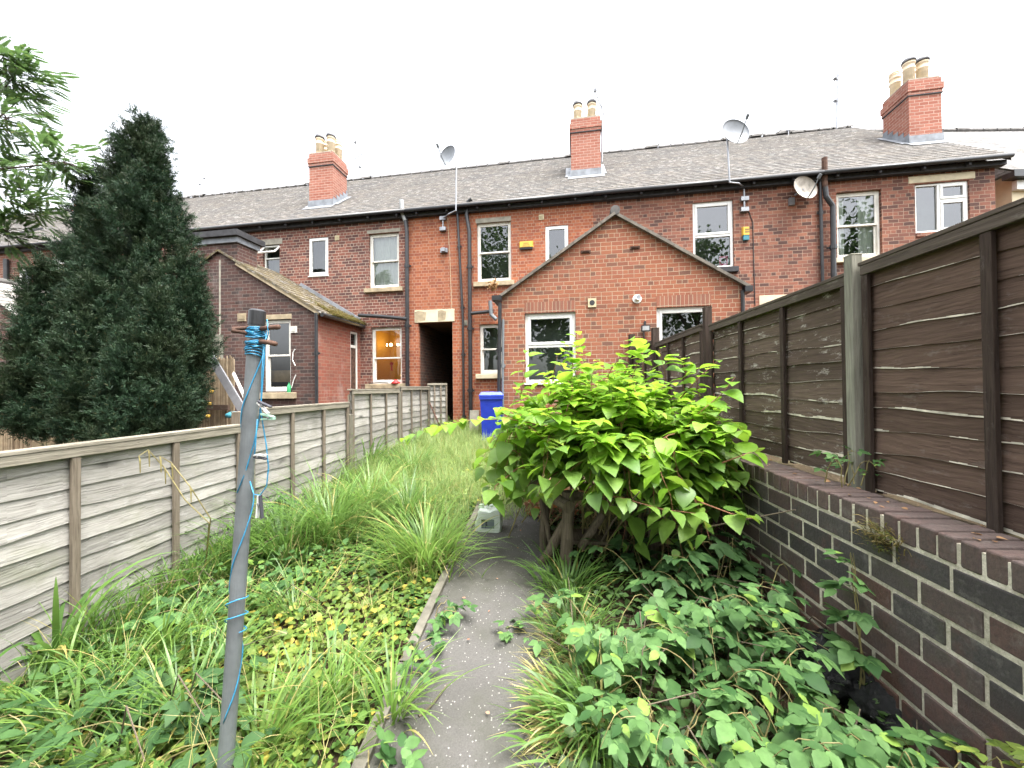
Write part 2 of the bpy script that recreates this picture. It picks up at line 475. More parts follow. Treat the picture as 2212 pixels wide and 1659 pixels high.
M['black'] = plain('black_paint', (.02,.021,.023), .38, .5, .35)
M['blackmat'] = plain('dark_timber', (.035,.035,.038), .7, .3, .4)
M['greypipe'] = plain('grey_plastic', (.14,.155,.165), .4, .4, .15)
M['paleplastic'] = plain('pale_grey_plastic', (.3,.31,.31), .5, .4, .2)
M['rust'] = plain('rusty_iron', (.08,.045,.032), .85, .25, .6, scale=12, bump=.5)
M['lead'] = plain('lead', (.19,.205,.225), .6, .4, .3, scale=5, bump=.3)
M['pot'] = plain('buff_clay', (.68,.56,.4), .8, .25, .18, scale=6)
M['potcap'] = plain('dark_cowl', (.13,.13,.14), .6, .3, .3)
M['beige'] = plain('beige_plastic', (.5,.43,.27), .5, .4, .1)
M['steel'] = plain('grey_steel', (.3,.31,.33), .4, .5, .2, metal=.6)
M['dish'] = plain('dish_paint', (.22,.235,.255), .5, .4, .1)
M['dish_old'] = plain('old_dish_paint', (.36,.33,.29), .7, .3, .35, scale=10)
M['yellow'] = plain('yellow_plastic', (.68,.42,.06), .45, .4, .1)
M['ink'] = plain('dark_ink', (.1,.085,.06), .6, .3, .2)
M['inky'] = plain('worn_ink', (.24,.16,.05), .6, .3, .2)
M['teal'] = plain('teal_plastic', (.05,.2,.25), .4, .4, .2)
M['glass'] = glassmat('window_glass')
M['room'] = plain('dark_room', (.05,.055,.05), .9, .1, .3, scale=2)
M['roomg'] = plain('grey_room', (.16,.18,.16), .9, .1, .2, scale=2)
M['curtain'] = plain('net_curtain', (.62,.64,.6), .9, .1, .08)
M['warm'] = plain('warm_wallpaper', (.42,.25,.06), .9, .1, .12, scale=30)
M['verge'] = plain('mortared_verge', (.15,.135,.115), .9, .2, .4, scale=8, bump=.5)
M['ridge'] = plain('ridge_tile', (.1,.095,.09), .8, .25, .35, scale=6)
# ------------------------------------------------------------------ building helpers (house frame)
def wallface(mb, u0, u1, z0, z1, v, holes, depth=.13):
    us = sorted({u0, u1} | {min(max(h[k], u0), u1) for h in holes for k in (0, 1)})
    zs = sorted({z0, z1} | {min(max(h[k], z0), z1) for h in holes for k in (2, 3)})
    for a, b in zip(us, us[1:]):
        for c, d in zip(zs, zs[1:]):
            mu, mz = (a + b) / 2, (c + d) / 2
            if any(h[0] < mu < h[1] and h[2] < mz < h[3] for h in holes): continue
            mb.face((a, v, c), (b, v, c), (b, v, d), (a, v, d))
    for h in holes:
        a, b, c, d = h
        w = v + depth
        mb.face((a, v, c), (a, w, c), (a, w, d), (a, v, d)); mb.face((b, w, c), (b, v, c), (b, v, d), (b, w, d))
        mb.face((a, v, d), (a, w, d), (b, w, d), (b, v, d)); mb.face((a, w, c), (a, v, c), (b, v, c), (b, w, c))

def window(root, rect, v, style='sash', frame='white', recess=.07, room='room', curtain=None, depth=.5, fw=.05, name='window', mid=.5):
    a, b, c, d = rect
    f = MB(); p = MB()
    y0, y1 = v + recess, v + recess + .07
    def ring(x0, x1, z0, z1, w, ya, yb, bot=None):
        bo = bot or w
        f.box(x0, x0 + w, ya, yb, z0, z1); f.box(x1 - w, x1, ya, yb, z0, z1)
        f.box(x0 + w, x1 - w, ya, yb, z1 - w, z1); f.box(x0 + w, x1 - w, ya, yb, z0, z0 + bo)
    def pane(x0, x1, z0, z1, y):
        p.face((x0, y, z0), (x1, y, z0), (x1, y, z1), (x0, y, z1))
    ring(a + .003, b - .003, c + .003, d - .003, fw, y0, y1)
    ia, ib, ic, id_ = a + fw, b - fw, c + fw, d - fw
    zm = ic + (id_ - ic) * mid
    if style == 'sash':
        ring(ia, ib, zm - .02, id_, .045, y0 + .008, y0 + .048); pane(ia, ib, zm, id_, y0 + .03)
        ring(ia, ib, ic, zm + .025, .045, y0 + .05, y0 + .09, .07); pane(ia, ib, ic, zm, y0 + .07)
    elif style == 'toplight':
        f.box(ia, ib, y0 + .004, y1, zm - .03, zm + .03)
        ring(ia, ib, zm + .03, id_, .06, y0 - .012, y0 + .05); pane(ia, ib, zm, id_, y0 + .02)
        pane(ia, ib, ic, zm, y0 + .04)
    elif style == 'casement':
        ring(ia, ib, ic, id_, .05, y0 - .012, y0 + .05); pane(ia, ib, ic, id_, y0 + .02)
    elif style == 'three':
        um = ia + (ib - ia) * .46
        f.box(um - .03, um + .03, y0 + .002, y1, ic, id_)
        pane(ia, um, ic, id_, y0 + .04)
        zm = ic + (id_ - ic) * .66
        f.box(um + .03, ib, y0 + .003, y1, zm - .025, zm + .025)
        for q, r in ((ic, zm - .025), (zm + .025, id_)):
            ring(um + .03, ib, q, r, .055, y0 - .014, y0 + .05); pane(um + .03, ib, q, r, y0 + .02)
    elif style == 'open':
        zm = ic + (id_ - ic) * .68
        f.box(ia, ib, y0 + .002, y1, zm - .02, zm + .02)
        pane(ia, ib, ic, zm, y0 + .04)
        h = id_ - zm
        A = Vector((a, y0 - .01, id_)); dn = Vector((0, -math.sin(.75), -math.cos(.75)))
        B = Vector((b - a, 0, 0)).normalized()
        N = B.cross(dn)
        W = b - a
        for (x0, x1, q0, q1) in ((0, W, 0, .045), (0, W, h - .045, h), (0, .045, .045, h - .045), (W - .045, W, .045, h - .045)):
            f.obox(A + B * ((x0 + x1) / 2) + dn * ((q0 + q1) / 2), B * ((x1 - x0) / 2), dn * ((q1 - q0) / 2), N * .02)
        p.face(*(A + B * x + dn * q for x, q in ((.04, h - .04), (W - .04, h - .04), (W - .04, .04), (.04, .04))))
    else:
        pane(ia, ib, ic, id_, y0 + .03)
    w = f.build(name, M[frame], root, bevel=.006)
    p.build('pane', M['glass'], w)
    r = MB(); y = v + .14; e = v + depth
    q = .1
    r.face((a-q,e,c-q),(b+q,e,c-q),(b+q,e,d+q),(a-q,e,d+q)); r.face((a-q,y,c-q),(a-q,e,c-q),(a-q,e,d+q),(a-q,y,d+q))
    r.face((b+q,e,c-q),(b+q,y,c-q),(b+q,y,d+q),(b+q,e,d+q)); r.face((a-q,e,d+q),(b+q,e,d+q),(b+q,y,d+q),(a-q,y,d+q)); r.face((a-q,y,c-q),(b+q,y,c-q),(b+q,e,c-q),(a-q,e,c-q))
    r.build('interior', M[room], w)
    if curtain:
        for (x0, x1) in curtain:
            V = []; F = []
            n = 40; U0, U1 = a + (b - a) * x0, a + (b - a) * x1
            rr = random.Random(int(a * 100))
            ph = rr.random() * 6
            for k in range(n + 1):
                uu = U0 + (U1 - U0) * k / n
                dy = .018 * math.sin((uu - U0) * 70 + ph) + .012 * math.sin((uu - U0) * 31 + 1)
                V += [(uu, v + .2 + dy, c), (uu, v + .2 + dy * .6, d)]
            F = [(2*k, 2*k+2, 2*k+3, 2*k+1) for k in range(n)]
            fast('curtain', V, F, M['curtain'], w, smooth=True)
    return w
def wsill(win, rect, v, mat='stone', out=.09, h=.14, ext=.1, drop=0.0):
    a, b, c, d = rect
    s = MB(); s.box(a - ext, b + ext, v - out, v + .09, c - h - drop, c - drop - .002)
    return s.build('sill', M[mat], win, bevel=.012)
def lintel(win, u0, u1, z0, z1, v, mat='stone', out=.012, name='lintel'):
    s = MB(); s.box(u0, u1, v - out, v + .05, z0, z1)
    return s.build(name, M[mat], win, bevel=.008)
def rect(xl, xr, yt, yb, v):
    ym, xm = (yt + yb) / 2, (xl + xr) / 2
    return (FP(xl, ym, v)[0], FP(xr, ym, v)[0], FP(xm, yb, v)[1], FP(xm, yt, v)[1])
def arch(win, r, v, h, mat='white_old'):
    """segmental timber head above a sash"""
    a, b, c, d = r
    m = MB(); n = 10
    top = [(a + (b - a) * k / n, d + h * (1 - (2 * k / n - 1) ** 2) * .999 + .004) for k in range(n + 1)]
    for (x0, z0), (x1, z1) in zip(top, top[1:]):
        m.face((x0, v + .03, d - .004), (x1, v + .03, d - .004), (x1, v + .03, z1), (x0, v + .03, z0))
    return m.build('arched_head', M[mat], win)

# levels of the row
EZ = (FP(1278, 421, VF)[1] + FP(880, 462, VF)[1]) / 2
RZ = FP(1128, 351, 15.3)[1]
VRDG = 15.3
EV = VF - .22
SL = (RZ - EZ) / (VRDG - EV)
G0 = gz(11)
bx = lambda x, y=600: FP(x, y, VF)[0]
U_FAR0, U_A0, U_AB, U_BC, U_CD, U_END = -34.0, bx(250), bx(884), bx(1283), bx(1770), bx(2150, 420)
print('eave', EZ, 'ridge', RZ, 'slope', math.degrees(math.atan(SL)), 'u', U_A0, U_AB, U_BC, U_CD, U_END, 'G0', G0)
def roofpt(x, y):
    d = rayh(x, y)
    t = (EZ - EV * SL - CAMZ) / (d.z - d.y * SL)
    return Vector((t * d.x, t * d.y, CAMZ + t * d.z))

def roof(root, u0, u1, mat='slate', verge=False):
    m = MB(); th = .05
    # slates laid in real courses, each lapping the one below
    n = 34
    L = VRDG - EV
    for k in range(n):
        va, vb = EV + L * k / n, EV + L * (k + 1) / n
        za, zb = EZ + SL * (va - EV), EZ + SL * (vb - EV)
        m.face((u0, va, za + .022), (u1, va, za + .022), (u1, vb, zb + .004), (u0, vb, zb + .004))
        m.face((u0, va, za), (u1, va, za), (u1, va, za + .022), (u0, va, za + .022))
    m.face((u1, VRDG, RZ), (u1, 2*VRDG - EV, EZ), (u0, 2*VRDG - EV, EZ), (u0, VRDG, RZ))
    m.face((u0, EV, EZ - th), (u0, VRDG, RZ - th), (u1, VRDG, RZ - th), (u1, EV, EZ - th))
    m.face((u0, EV, EZ - th), (u1, EV, EZ - th), (u1, EV, EZ - .001), (u0, EV, EZ - .001))
    if verge:
        m.face((u1, EV, EZ - th - .1), (u1, VRDG, RZ - th - .1), (u1, VRDG, RZ), (u1, EV, EZ))
    r = m.build('roof', M[mat], root)
    g = MB()
    x = u0; rr = random.Random(int(u0 * 10))
    while x < u1 - .1:
        e = min(x + .45, u1)
        j = rr.uniform(-.008, .008)
        pr = .115
        hump = rr.random() < .14
        if hump: pr = .16
        pts = [(math.cos(q), math.sin(q)) for q in [math.pi * k / 6 for k in range(7)]]
        for (c0, s0), (c1, s1) in zip(pts, pts[1:]):
            for (xa, xb, ra) in ((x, e - .04, pr), (e - .04, e, pr + .025)):
                g.face((xa, VRDG - c0 * ra, RZ - .04 + j + s0 * ra * .9), (xb, VRDG - c0 * ra, RZ - .04 + j + s0 * ra * .9),
                       (xb, VRDG - c1 * ra, RZ - .04 + j + s1 * ra * .9), (xa, VRDG - c1 * ra, RZ - .04 + j + s1 * ra * .9))
        x = e
    g.build('ridge', M['ridge'], r)
    f = MB()
    f.box(u0, u1, VF - .13, VF - .003, EZ - .185, EZ - .07)
    k = u0 + .3
    while k < u1: f.box(k, k + .05, VF - .22, VF - .13, EZ - .16, EZ - .06); k += .9
    f.build('fascia', M['blackmat'], root)
    t = MB()
    t.tube([(u0, EV - .03, EZ - .055), (u1, EV - .03, EZ - .05)], .05, 10)
    t.build('gutter', M['black'], root, smooth=True)
    return r

def pots(ch, spots, z, rr=.135, hh=.56):
    for u, v, cowl in spots:
        p = MB()
        p.lathe([(rr*.95,-.05),(rr*.9,hh*.6),(rr*1.0,hh*.62),(rr*1.0,hh*.68),(rr*.9,hh*.7),(rr*.9,hh*.86),(rr*1.02,hh*.88),(rr*1.02,hh*.96),(rr*.92,hh*.98)], (u, v, z), 18)
        o = p.build('chimney_pot', M['pot'], ch, smooth=True)
        c = MB()
        if cowl: c.lathe([(rr*.85,hh*.985),(rr*1.15,hh*1.0),(rr*1.17,hh*1.05),(rr*1.0,hh*1.17),(rr*.45,hh*1.24)], (u, v, z), 18)
        else:
            for q in range(3): c.lathe([(rr*.95,hh*(.98+q*.09)),(rr*.98,hh*(1.03+q*.09))], (u, v, z), 16)
            c.lathe([(rr*.7,hh*.97),(rr*.7,hh*1.25)], (u, v, z), 16)
        c.build('cowl', M['potcap'] if cowl else M['pot'], o, smooth=True)
def chimney(root, u0, u1, v0, v1, zb, zt, spots):
    m = MB(); n = .02
    zc = zt - .42
    m.box(u0, u1, v0, v1, zb - 1.2, zc)
    m.box(u0 - n, u1 + n, v0 - n, v1 + n, zc, zc + .085)
    m.box(u0 - 2*n, u1 + 2*n, v0 - 2*n, v1 + 2*n, zc + .086, zc + .26)
    m.box(u0 - .005, u1 + .005, v0 - .005, v1 + .005, zc + .261, zt)
    c = m.build('chimney', M['brick_chim'], root)
    d = MB(); d.box(u0 - n - .004, u1 + n + .004, v0 - n - .004, v1 + n + .004, zc - .03, zc - .002)
    d.build('string_course', M['blackmat'], c)
    q = MB(); q.box(u0 + .02, u1 - .02, v0 + .02, v1 - .02, zt, zt + .05)
    q.build('flaunching', M['concrete'], c)
    f = MB()
    zr = lambda v: EZ + SL * (v - EV)
    f.box(u0 - .025, u1 + .025, v0 - .03, v0 - .003, zb - .02, zb + .22)
    f.face((u0 - .1, v0 - .25, zr(v0 - .25) + .035), (u1 + .1, v0 - .25, zr(v0 - .25) + .035), (u1 + .1, v0, zr(v0) + .04), (u0 - .1, v0, zr(v0) + .04))
    k = v0
    while k < v1:
        e = min(k + .18, v1)
        for uu in (u0 - .012, u1 + .012):
            f.box(min(uu, uu + .01), max(uu, uu + .01), k, e, zr(k) - .05, zr(k) + .3)
        f.face((u0 - .18, k, zr(k) + .04), (u0, k, zr(k) + .045), (u0, e, zr(e) + .045), (u0 - .18, e, zr(e) + .04))
        f.face((u1, k, zr(k) + .045), (u1 + .18, k, zr(k) + .04), (u1 + .18, e, zr(e) + .04), (u1, e, zr(e) + .045))
        k = e
    f.build('flashing', M['lead'], c)
    pots(c, spots, zt + .05)
    return c

def pipe(root, pix, v, r, mat='black', name='drainpipe', clips=True, z0=None):
    P = [(FP(x, y, v)[0], v, FP(x, y, v)[1]) for x, y in pix]
    if z0 is not None: P.append((P[-1][0], v, z0))
    m = MB(); m.tube(P, r, 10)
    if clips:
        for a, b in zip(P, P[1:]):
            L = abs(b[2] - a[2])
            k = 1.0
            while k < L - .2:
                t = k / L
                c = Vector(a).lerp(Vector(b), t)
                d = (Vector(b) - Vector(a)).normalized()
                m.tube([c - d * .05, c + d * .05], r * 1.3, 10)
                m.box(c.x - r * 1.9, c.x + r * 1.9, v + r * .4, v + r * 1.2, c.z - .02, c.z + .02)
                k += 1.75
    return m.build(name, M[mat], root, smooth=False)
def airvent(root, xl, xr, yt, yb, v, mat='beige', slots=3, name='air_vent'):
    a, b, c, d = rect(xl, xr, yt, yb, v)
    m = MB(); m.box(a, b, v - .02, v, c, d)
    for k in range(slots):
        t = c + (d - c) * (.2 + .6 * (k + .2) / slots)
        m.box(a + (b-a)*.15, b - (b-a)*.15, v - .032, v - .021, t, t + (d - c) * .09)
    return m.build(name, M[mat], root)

# ------------------------------------------------------------------ the terraced houses
def house(name_label, u0, u1, mat, holes, verge=False, extra=None):
    r = thing('terraced_house', name_label, 'house', ((u0 + u1) / 2, VF, G0), 'H', 'row of terraced houses')
    w = MB()
    wallface(w, u0, u1, -.3, EZ - .05, VF, holes)
    if verge:
        w.face((u1, VF, -.3), (u1, 2*VRDG - VF, -.3), (u1, 2*VRDG - VF, EZ), (u1, VRDG, RZ - .06), (u1, VF, EZ - .05))
    w.build('wall', M[mat], r)
    w = MB(); w.face((u1, 2*VRDG - VF, -.3), (u0, 2*VRDG - VF, -.3), (u0, 2*VRDG - VF, EZ), (u1, 2*VRDG - VF, EZ)); w.build('rear_wall', M[mat], r)
    roof(r, u0, u1 + (.12 if verge else 0), verge=verge)
    return r

# far end of the row, half hidden by the conifer
wf1 = rect(66//2+1, 63, 577-14, 660, VF); wf1 = rect(36, 68, 578, 655, VF)
wf2 = rect(115, 143, 572, 660, VF)
HF = house('red brick terraced house half hidden behind the dark conifer, its skylight open', U_FAR0, U_A0, 'brick_far', [wf1, wf2])
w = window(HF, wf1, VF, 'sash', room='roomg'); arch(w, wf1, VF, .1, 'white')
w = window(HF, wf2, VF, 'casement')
l = rect(110, 147, 560, 571, VF); lintel(w, l[0], l[1], l[2], l[3], VF, 'white')
pipe(HF, [(13, 560), (14, 640)], VF - .09, .07, z0=2.5)
# skylight
sk = MB()
a, b = roofpt(38, 524), roofpt(93, 507)
sk.obox((a + b) / 2 + Vector((0, -.12, .2)), (abs(b.x - a.x) / 2, 0, 0), (0, .42, .3), (0, -.02, .03))
so = sk.build('skylight', M['blackmat'], HF)
sp = MB(); c0 = (a + b) / 2 + Vector((0, -.16, .25)); hx = abs(b.x - a.x) / 2 - .06
sp.face(c0 + Vector((-hx, -.36, -.26)), c0 + Vector((hx, -.36, -.26)), c0 + Vector((hx, .36, .26)), c0 + Vector((-hx, .36, .26)))
sg = NT('sky_glass'); sg.bsdf((.7, .74, .8), .05, None, .8); M['skyglass'] = sg.m
sp.build('pane', M['skyglass'], so)
q = roofpt(60, 500)
chimney(HF, q.x - .9, q.x + 1.0, q.y + 2.0, q.y + 2.6, EZ + SL * (q.y + 2.0 - EV), EZ + SL * (q.y + 2.0 - EV) + .55, [(q.x + .75, q.y + 2.3, False)])

# house A: dark red brick, curtained sash, lamp-lit window
w1, w2, w3, w9 = rect(568, 604, 528, 615, VF), rect(667, 709, 513, 595, VF), rect(797, 862, 503, 622, VF), rect(802, 868, 706, 829, VF)
HA = house('dark red brick terraced house with a lamp-lit kitchen window and curtained sash', U_A0, U_AB, 'brick_a', [w1, w2, w3, w9])
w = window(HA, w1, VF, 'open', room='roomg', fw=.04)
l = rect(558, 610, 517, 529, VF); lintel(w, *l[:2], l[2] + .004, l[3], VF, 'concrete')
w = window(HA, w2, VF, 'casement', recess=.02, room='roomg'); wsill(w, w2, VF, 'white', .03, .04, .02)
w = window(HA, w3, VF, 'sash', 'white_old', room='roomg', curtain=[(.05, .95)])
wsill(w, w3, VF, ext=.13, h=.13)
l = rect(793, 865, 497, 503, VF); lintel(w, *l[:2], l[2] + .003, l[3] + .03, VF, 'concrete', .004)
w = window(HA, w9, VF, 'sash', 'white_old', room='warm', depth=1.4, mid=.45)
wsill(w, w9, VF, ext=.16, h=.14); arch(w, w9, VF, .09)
WL = w
airvent(HA, 724, 733, 509, 519, VF)
pipe(HA, [(867, 434), (869, 456), (876, 474), (879, 500), (880, 835)], VF - .1, .055, z0=G0, name='soil_pipe')
pt = MB(); pv = [FP(867, 432, VF - .1), FP(869, 459, VF - .1), FP(876, 477, VF - .1)]
pt.tube([(u, VF - .1, z) for u, z in pv], .064, 10); pt.build('pipe_vent', M['paleplastic'], HA)
pipe(HA, [(775, 681), (830, 684), (879, 689)], VF - .14, .055, clips=False, name='waste_pipe')
# chandelier, lamp and rosette in the lit room
a, b, c, d = w9
bulb = emit('bulb_glow', (1.0, .72, .35), 14)
shade = emit('shade_glow', (1.0, .6, .14), .35)
CH = thing('chandelier', 'small chandelier with glowing bulbs behind the lamp-lit kitchen window', 'chandelier', (a + (b-a)*.38, VF + .8, c + (d-c)*.72), 'H')
m = MB(); m.tube([(a + (b-a)*.38, VF + .8, d), (a + (b-a)*.38, VF + .8, c + (d-c)*.7)], .008, 6)
for k in (-.28, -.17, -.12, .08, .17, .22): m.tube([(a + (b-a)*.38, VF + .8, c + (d-c)*.7), (a + (b-a)*.38 + k, VF + .8, c + (d-c)*.72)], .006, 5)
m.build('arm', M['rust'], CH)
for k in (-.28, -.17, -.12, .08, .17, .22):
    m = MB(); m.lathe([(.008, 0), (.017, .025), (.012, .055), (.003, .075)], (a + (b-a)*.38 + k, VF + .8, c + (d-c)*.72), 8); m.build('bulb', bulb, CH, smooth=True)
LA = thing('table_lamp', 'shaded lamp glowing behind the lower pane of the lit window', 'lamp', (a + (b-a)*.68, VF + 1.1, c), 'H')
m = MB(); m.lathe([(.11, 0), (.03, .05), (.02, .3)], (a + (b-a)*.68, VF + 1.1, c - .05), 12); m.build('lamp_base', M['rust'], LA, smooth=True)
m = MB(); m.lathe([(.26, .26), (.14, .5)], (a + (b-a)*.68, VF + 1.1, c), 20); m.build('lamp_shade', shade, LA, smooth=True)
RIB = plain('red_ribbon', (.45, .03, .03), .5)
m = MB(); x, z = a + (b-a)*.55, c + (d-c)*.3
m.lathe([(.012, -.012), (.055, -.01), (.055, .01), (.012, .012)], (0, 0, 0), 14)
m.v = [(p[0] + x, VF + .22 + p[2], z + .1 + p[1]) for p in m.v]
m.face((x-.03,VF+.22,z-.12),(x,VF+.22,z-.1),(x+.01,VF+.22,z+.07),(x-.02,VF+.22,z+.07)); m.face((x,VF+.221,z-.1),(x+.04,VF+.221,z-.13),(x+.025,VF+.221,z+.07),(x-.005,VF+.221,z+.07))
tag(m.build('rosette', RIB, None, 'H'), 'red ribbon rosette hanging inside the lit window', 'rosette')
# warm ceiling lamp of that room
pl = bpy.data.lights.new('chandelier_light', 'POINT'); pl.energy, pl.color, pl.shadow_soft_size = 2.6, (1, .62, .25), .08
po = bpy.data.objects.new('chandelier_light', pl); COL.objects.link(po); po.parent = CH; po.location = (0, -.05, .12)

# house B: orange brick with the passage
w4, w5, w10 = rect(1030, 1104, 479, 608, VF), rect(1178, 1228, 487, 590, VF), rect(1036, 1085, 700, 808, VF)
gin = rect(904, 978, 696, 880, VF); gin = (gin[0], gin[1], -.3, gin[3])
HB = house('orange brick terraced house with a dark covered passage and narrow side window', U_AB, U_BC, 'brick_b', [w4, w5, w10, gin])
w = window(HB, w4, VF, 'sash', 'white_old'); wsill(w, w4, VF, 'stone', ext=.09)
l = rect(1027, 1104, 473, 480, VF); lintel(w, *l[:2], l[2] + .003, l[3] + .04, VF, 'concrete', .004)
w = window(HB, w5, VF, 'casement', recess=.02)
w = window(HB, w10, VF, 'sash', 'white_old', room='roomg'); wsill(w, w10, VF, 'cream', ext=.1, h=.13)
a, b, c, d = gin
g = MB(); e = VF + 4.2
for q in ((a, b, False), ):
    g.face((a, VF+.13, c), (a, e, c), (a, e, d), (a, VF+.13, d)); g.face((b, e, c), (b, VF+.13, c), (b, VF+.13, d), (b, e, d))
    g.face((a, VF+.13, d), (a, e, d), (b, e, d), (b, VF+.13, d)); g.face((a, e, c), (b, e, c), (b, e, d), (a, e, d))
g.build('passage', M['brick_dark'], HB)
M['fence_brown'] = wood('brown_fence', (.062,.04,.031), (.16,.108,.082), knots=.8, flake=.4, flcol=(.2,.17,.15))
gd = MB(); gd.box(a + .38, b - .02, VF + 2.4, VF + 2.45, .3, c + 2.3)
for k in range(5): gd.box(a + .4 + k * .11, a + .5 + k * .11, VF + 2.38, VF + 2.399, .3, c + 2.28)
gd.build('passage_door', M['fence_brown'], HB)
l = rect(896, 982, 669, 696, VF); lintel(HB, l[0], l[1], l[2] + .002, l[3], VF, 'cream', .02)
z0, z1 = l[2] + .03, l[3] - .02
for (p, q) in ((.02, .3), (.6, .8)):
    lp = MB(); aa, bb = l[0] + (l[1]-l[0])*p, l[0] + (l[1]-l[0])*q
    lp.face((aa, VF-.024, z0), (bb - .03, VF-.024, z0 + .03), (bb, VF-.024, z1 - .05), (aa + .1, VF-.024, z1), (aa - .01, VF-.024, z1 - .02))
    lp.build('bare_stone', M['stone'], HB)
pipe(HB, [(988, 457), (1000, 690), (1002, 915)], VF - .07, .034, z0=G0)
pipe(HB, [(1018, 430), (1011, 436), (1008, 465), (1014, 500), (1017, 920)], VF - .1, .055, z0=G0, name='soil_pipe')
pipe(HB, [(1018, 677), (1066, 672)], VF - .12, .05, clips=False, name='waste_pipe')
pipe(HB, [(1059, 650), (1061, 680), (1072, 690)], VF - .2, .055, 'greypipe', clips=False, name='waste_pipe')
airvent(HB, 1000, 1010, 692, 703, VF, 'concrete')
airvent(HB, 1164, 1175, 464, 475, VF)
fx = rect(953, 968, 538, 547, VF); m = MB(); m.box(fx[0], fx[1], VF - .08, VF, fx[2], fx[3]); m.box(fx[0] + .05, fx[1] - .05, VF - .16, VF - .081, fx[2] + .01, fx[3] - .01)
m.build('bracket', M['steel'], HB)
cb = MB(); P = [FP(x, y, VF - .012) for x, y in ((967, 470), (972, 560), (976, 668))]; cb.tube([(u, VF - .012, z) for u, z in P], .006, 5); cb.build('cable', M['cream'], HB)

# house C and D
w6 = rect(1497, 1585, 434, 579, VF)
HC = house('mottled brick terraced house with one wide sash behind the twin gable', U_BC, U_CD, 'brick_c', [w6])
w = window(HC, w6, VF, 'toplight', mid=.49, recess=.05, fw=.06); arch(w, w6, VF, .06, 'white'); wsill(w, w6, VF, 'blackmat', ext=.08, h=.14)
m = MB(); x, z = w6[1] - .2, w6[2] + .22; hw = .1
for q in ((-hw, hw, hw - .03, hw + .02), (-hw, hw, -hw - .02, -hw + .03), (-hw, -hw + .03, -hw, hw), (hw - .03, hw, -hw, hw)): m.box(x + q[0], x + q[1], VF + .15, VF + .17, z + q[2], z + q[3])
tag(m.build('photo_frame', plain('pink_frame', (.55, .06, .18), .5), None, 'H'), 'pink picture frame standing inside the wide sash window', 'picture frame')
w7, w8 = rect(1808, 1905, 412, 556, VF), rect(1977, 2095, 393, 500, VF)
HD = house('brick end terrace with draped curtains, below the tall triple-pot chimney', U_CD, U_END, 'brick_c', [w7, w8], verge=True)
w = window(HD, w7, VF, 'sash', 'white_old', curtain=[(.06, .28), (.6, .95)]); wsill(w, w7, VF, 'cream', ext=.1, h=.12); arch(w, w7, VF, .1, 'white_old')
w = window(HD, w8, VF, 'three', room='roomg', recess=.04); l = rect(1962, 2106, 376, 392, VF); lintel(w, l[0], l[1], l[2] + .01, l[3], VF, 'cream')
wsill(w, w8, VF, 'brick_c', .03, .1, 0)
pipe(HD, [(1771, 372), (1777, 610)], VF - .07, .036, z0=G0)
pipe(HD, [(1781, 341), (1782, 405)], VF - .14, .06, 'rust', clips=False, name='soil_pipe')
pipe(HD, [(1782, 400), (1785, 425), (1799, 445), (1801, 600)], VF - .14, .058, z0=G0, name='soil_pipe')
l = rect(1640, 1765, 636, 665, VF); lintel(HC, l[0], l[1], l[2], l[3], VF, 'cream')
cb = MB(); P = [FP(x, y, VF - .012) for x, y in ((1608, 452), (1618, 458), (1626, 480), (1631, 660))]; cb.tube([(u, VF - .012, z) for u, z in P], .01, 5); cb.build('cable', M['black'], HC)
# chimneys
def chim_at(root, fl, fr, yb, yt, back, spots):
    p = roofpt(fl, yb)
    u0, v0 = p.x, p.y
    u1 = FP(fr, yb, v0)[0]
    zt = FP((fl + fr) / 2, yt, v0)[1]
    d = rayh(back, yt + 40); uu = u1 if back > fr else u0
    v1 = d.y * uu / d.x
    print('chimney', u0, u1, v0, v1, p.z, zt)
    if not (v0 + .4 < v1 < v0 + 2.5): v1 = v0 + 1.2
    return chimney(root, u0, u1, v0, v1, p.z, zt, [(u0 + (u1 - u0) * a, v0 + (v1 - v0) * b, c) for a, b, c in spots])
chim_at(HA, 668, 719, 449, 330, 749, [(.3, .25, True), (.78, .25, True), (.3, .72, False), (.8, .72, False)])
chim_at(HB, 1234, 1298, 384, 254, 1229.5, [(.25, .25, True), (.74, .25, True), (.25, .75, False), (.74, .75, False)])
chim_at(HD, 1965, 2036, 312, 169, 1906, [(.2, .2, True), (.66, .25, True), (.25, .78, False)])

# cream rendered house beyond the end gable (its own orientation)
HE = thing('rendered_house', 'cream rendered house beyond the end gable, under mottled slates', 'house', (16, 9.3, G0), 'C')
e0 = 6.65
w = MB(); w.box(12.2, 30, 9.3, 23, -.3, e0); w.build('wall', M['render'], HE)
w = MB(); w.face((11.95, 9.1, e0), (30, 9.1, e0), (30, 17, e0 + 6.15), (11.95, 17, e0 + 6.15)); w.face((30, 25, e0), (11.95, 25, e0), (11.95, 17, e0 + 6.15), (30, 17, e0 + 6.15))
w.face((11.95, 9.1, e0 - .05), (11.95, 17, e0 + 6.1), (11.95, 25, e0 - .05)); w.build('roof', M['slate_e'], HE)
w = MB(); w.box(11.95, 30, 9.05, 9.29, e0 - .18, e0 - .02); w.build('gutter', M['black'], HE)
w = MB(); w.box(12.2, 30, 9.2, 9.297, e0 - .42, e0 - .2); w.build('fascia', M['white'], HE)
g = MB()
for k in range(30): g.tube([(12 + k * .6, 17, e0 + 6.15), (12.56 + k * .6, 17, e0 + 6.15)], .13 + .03 * (k % 5 == 3), 8)
g.build('ridge', M['ridge'], HE)

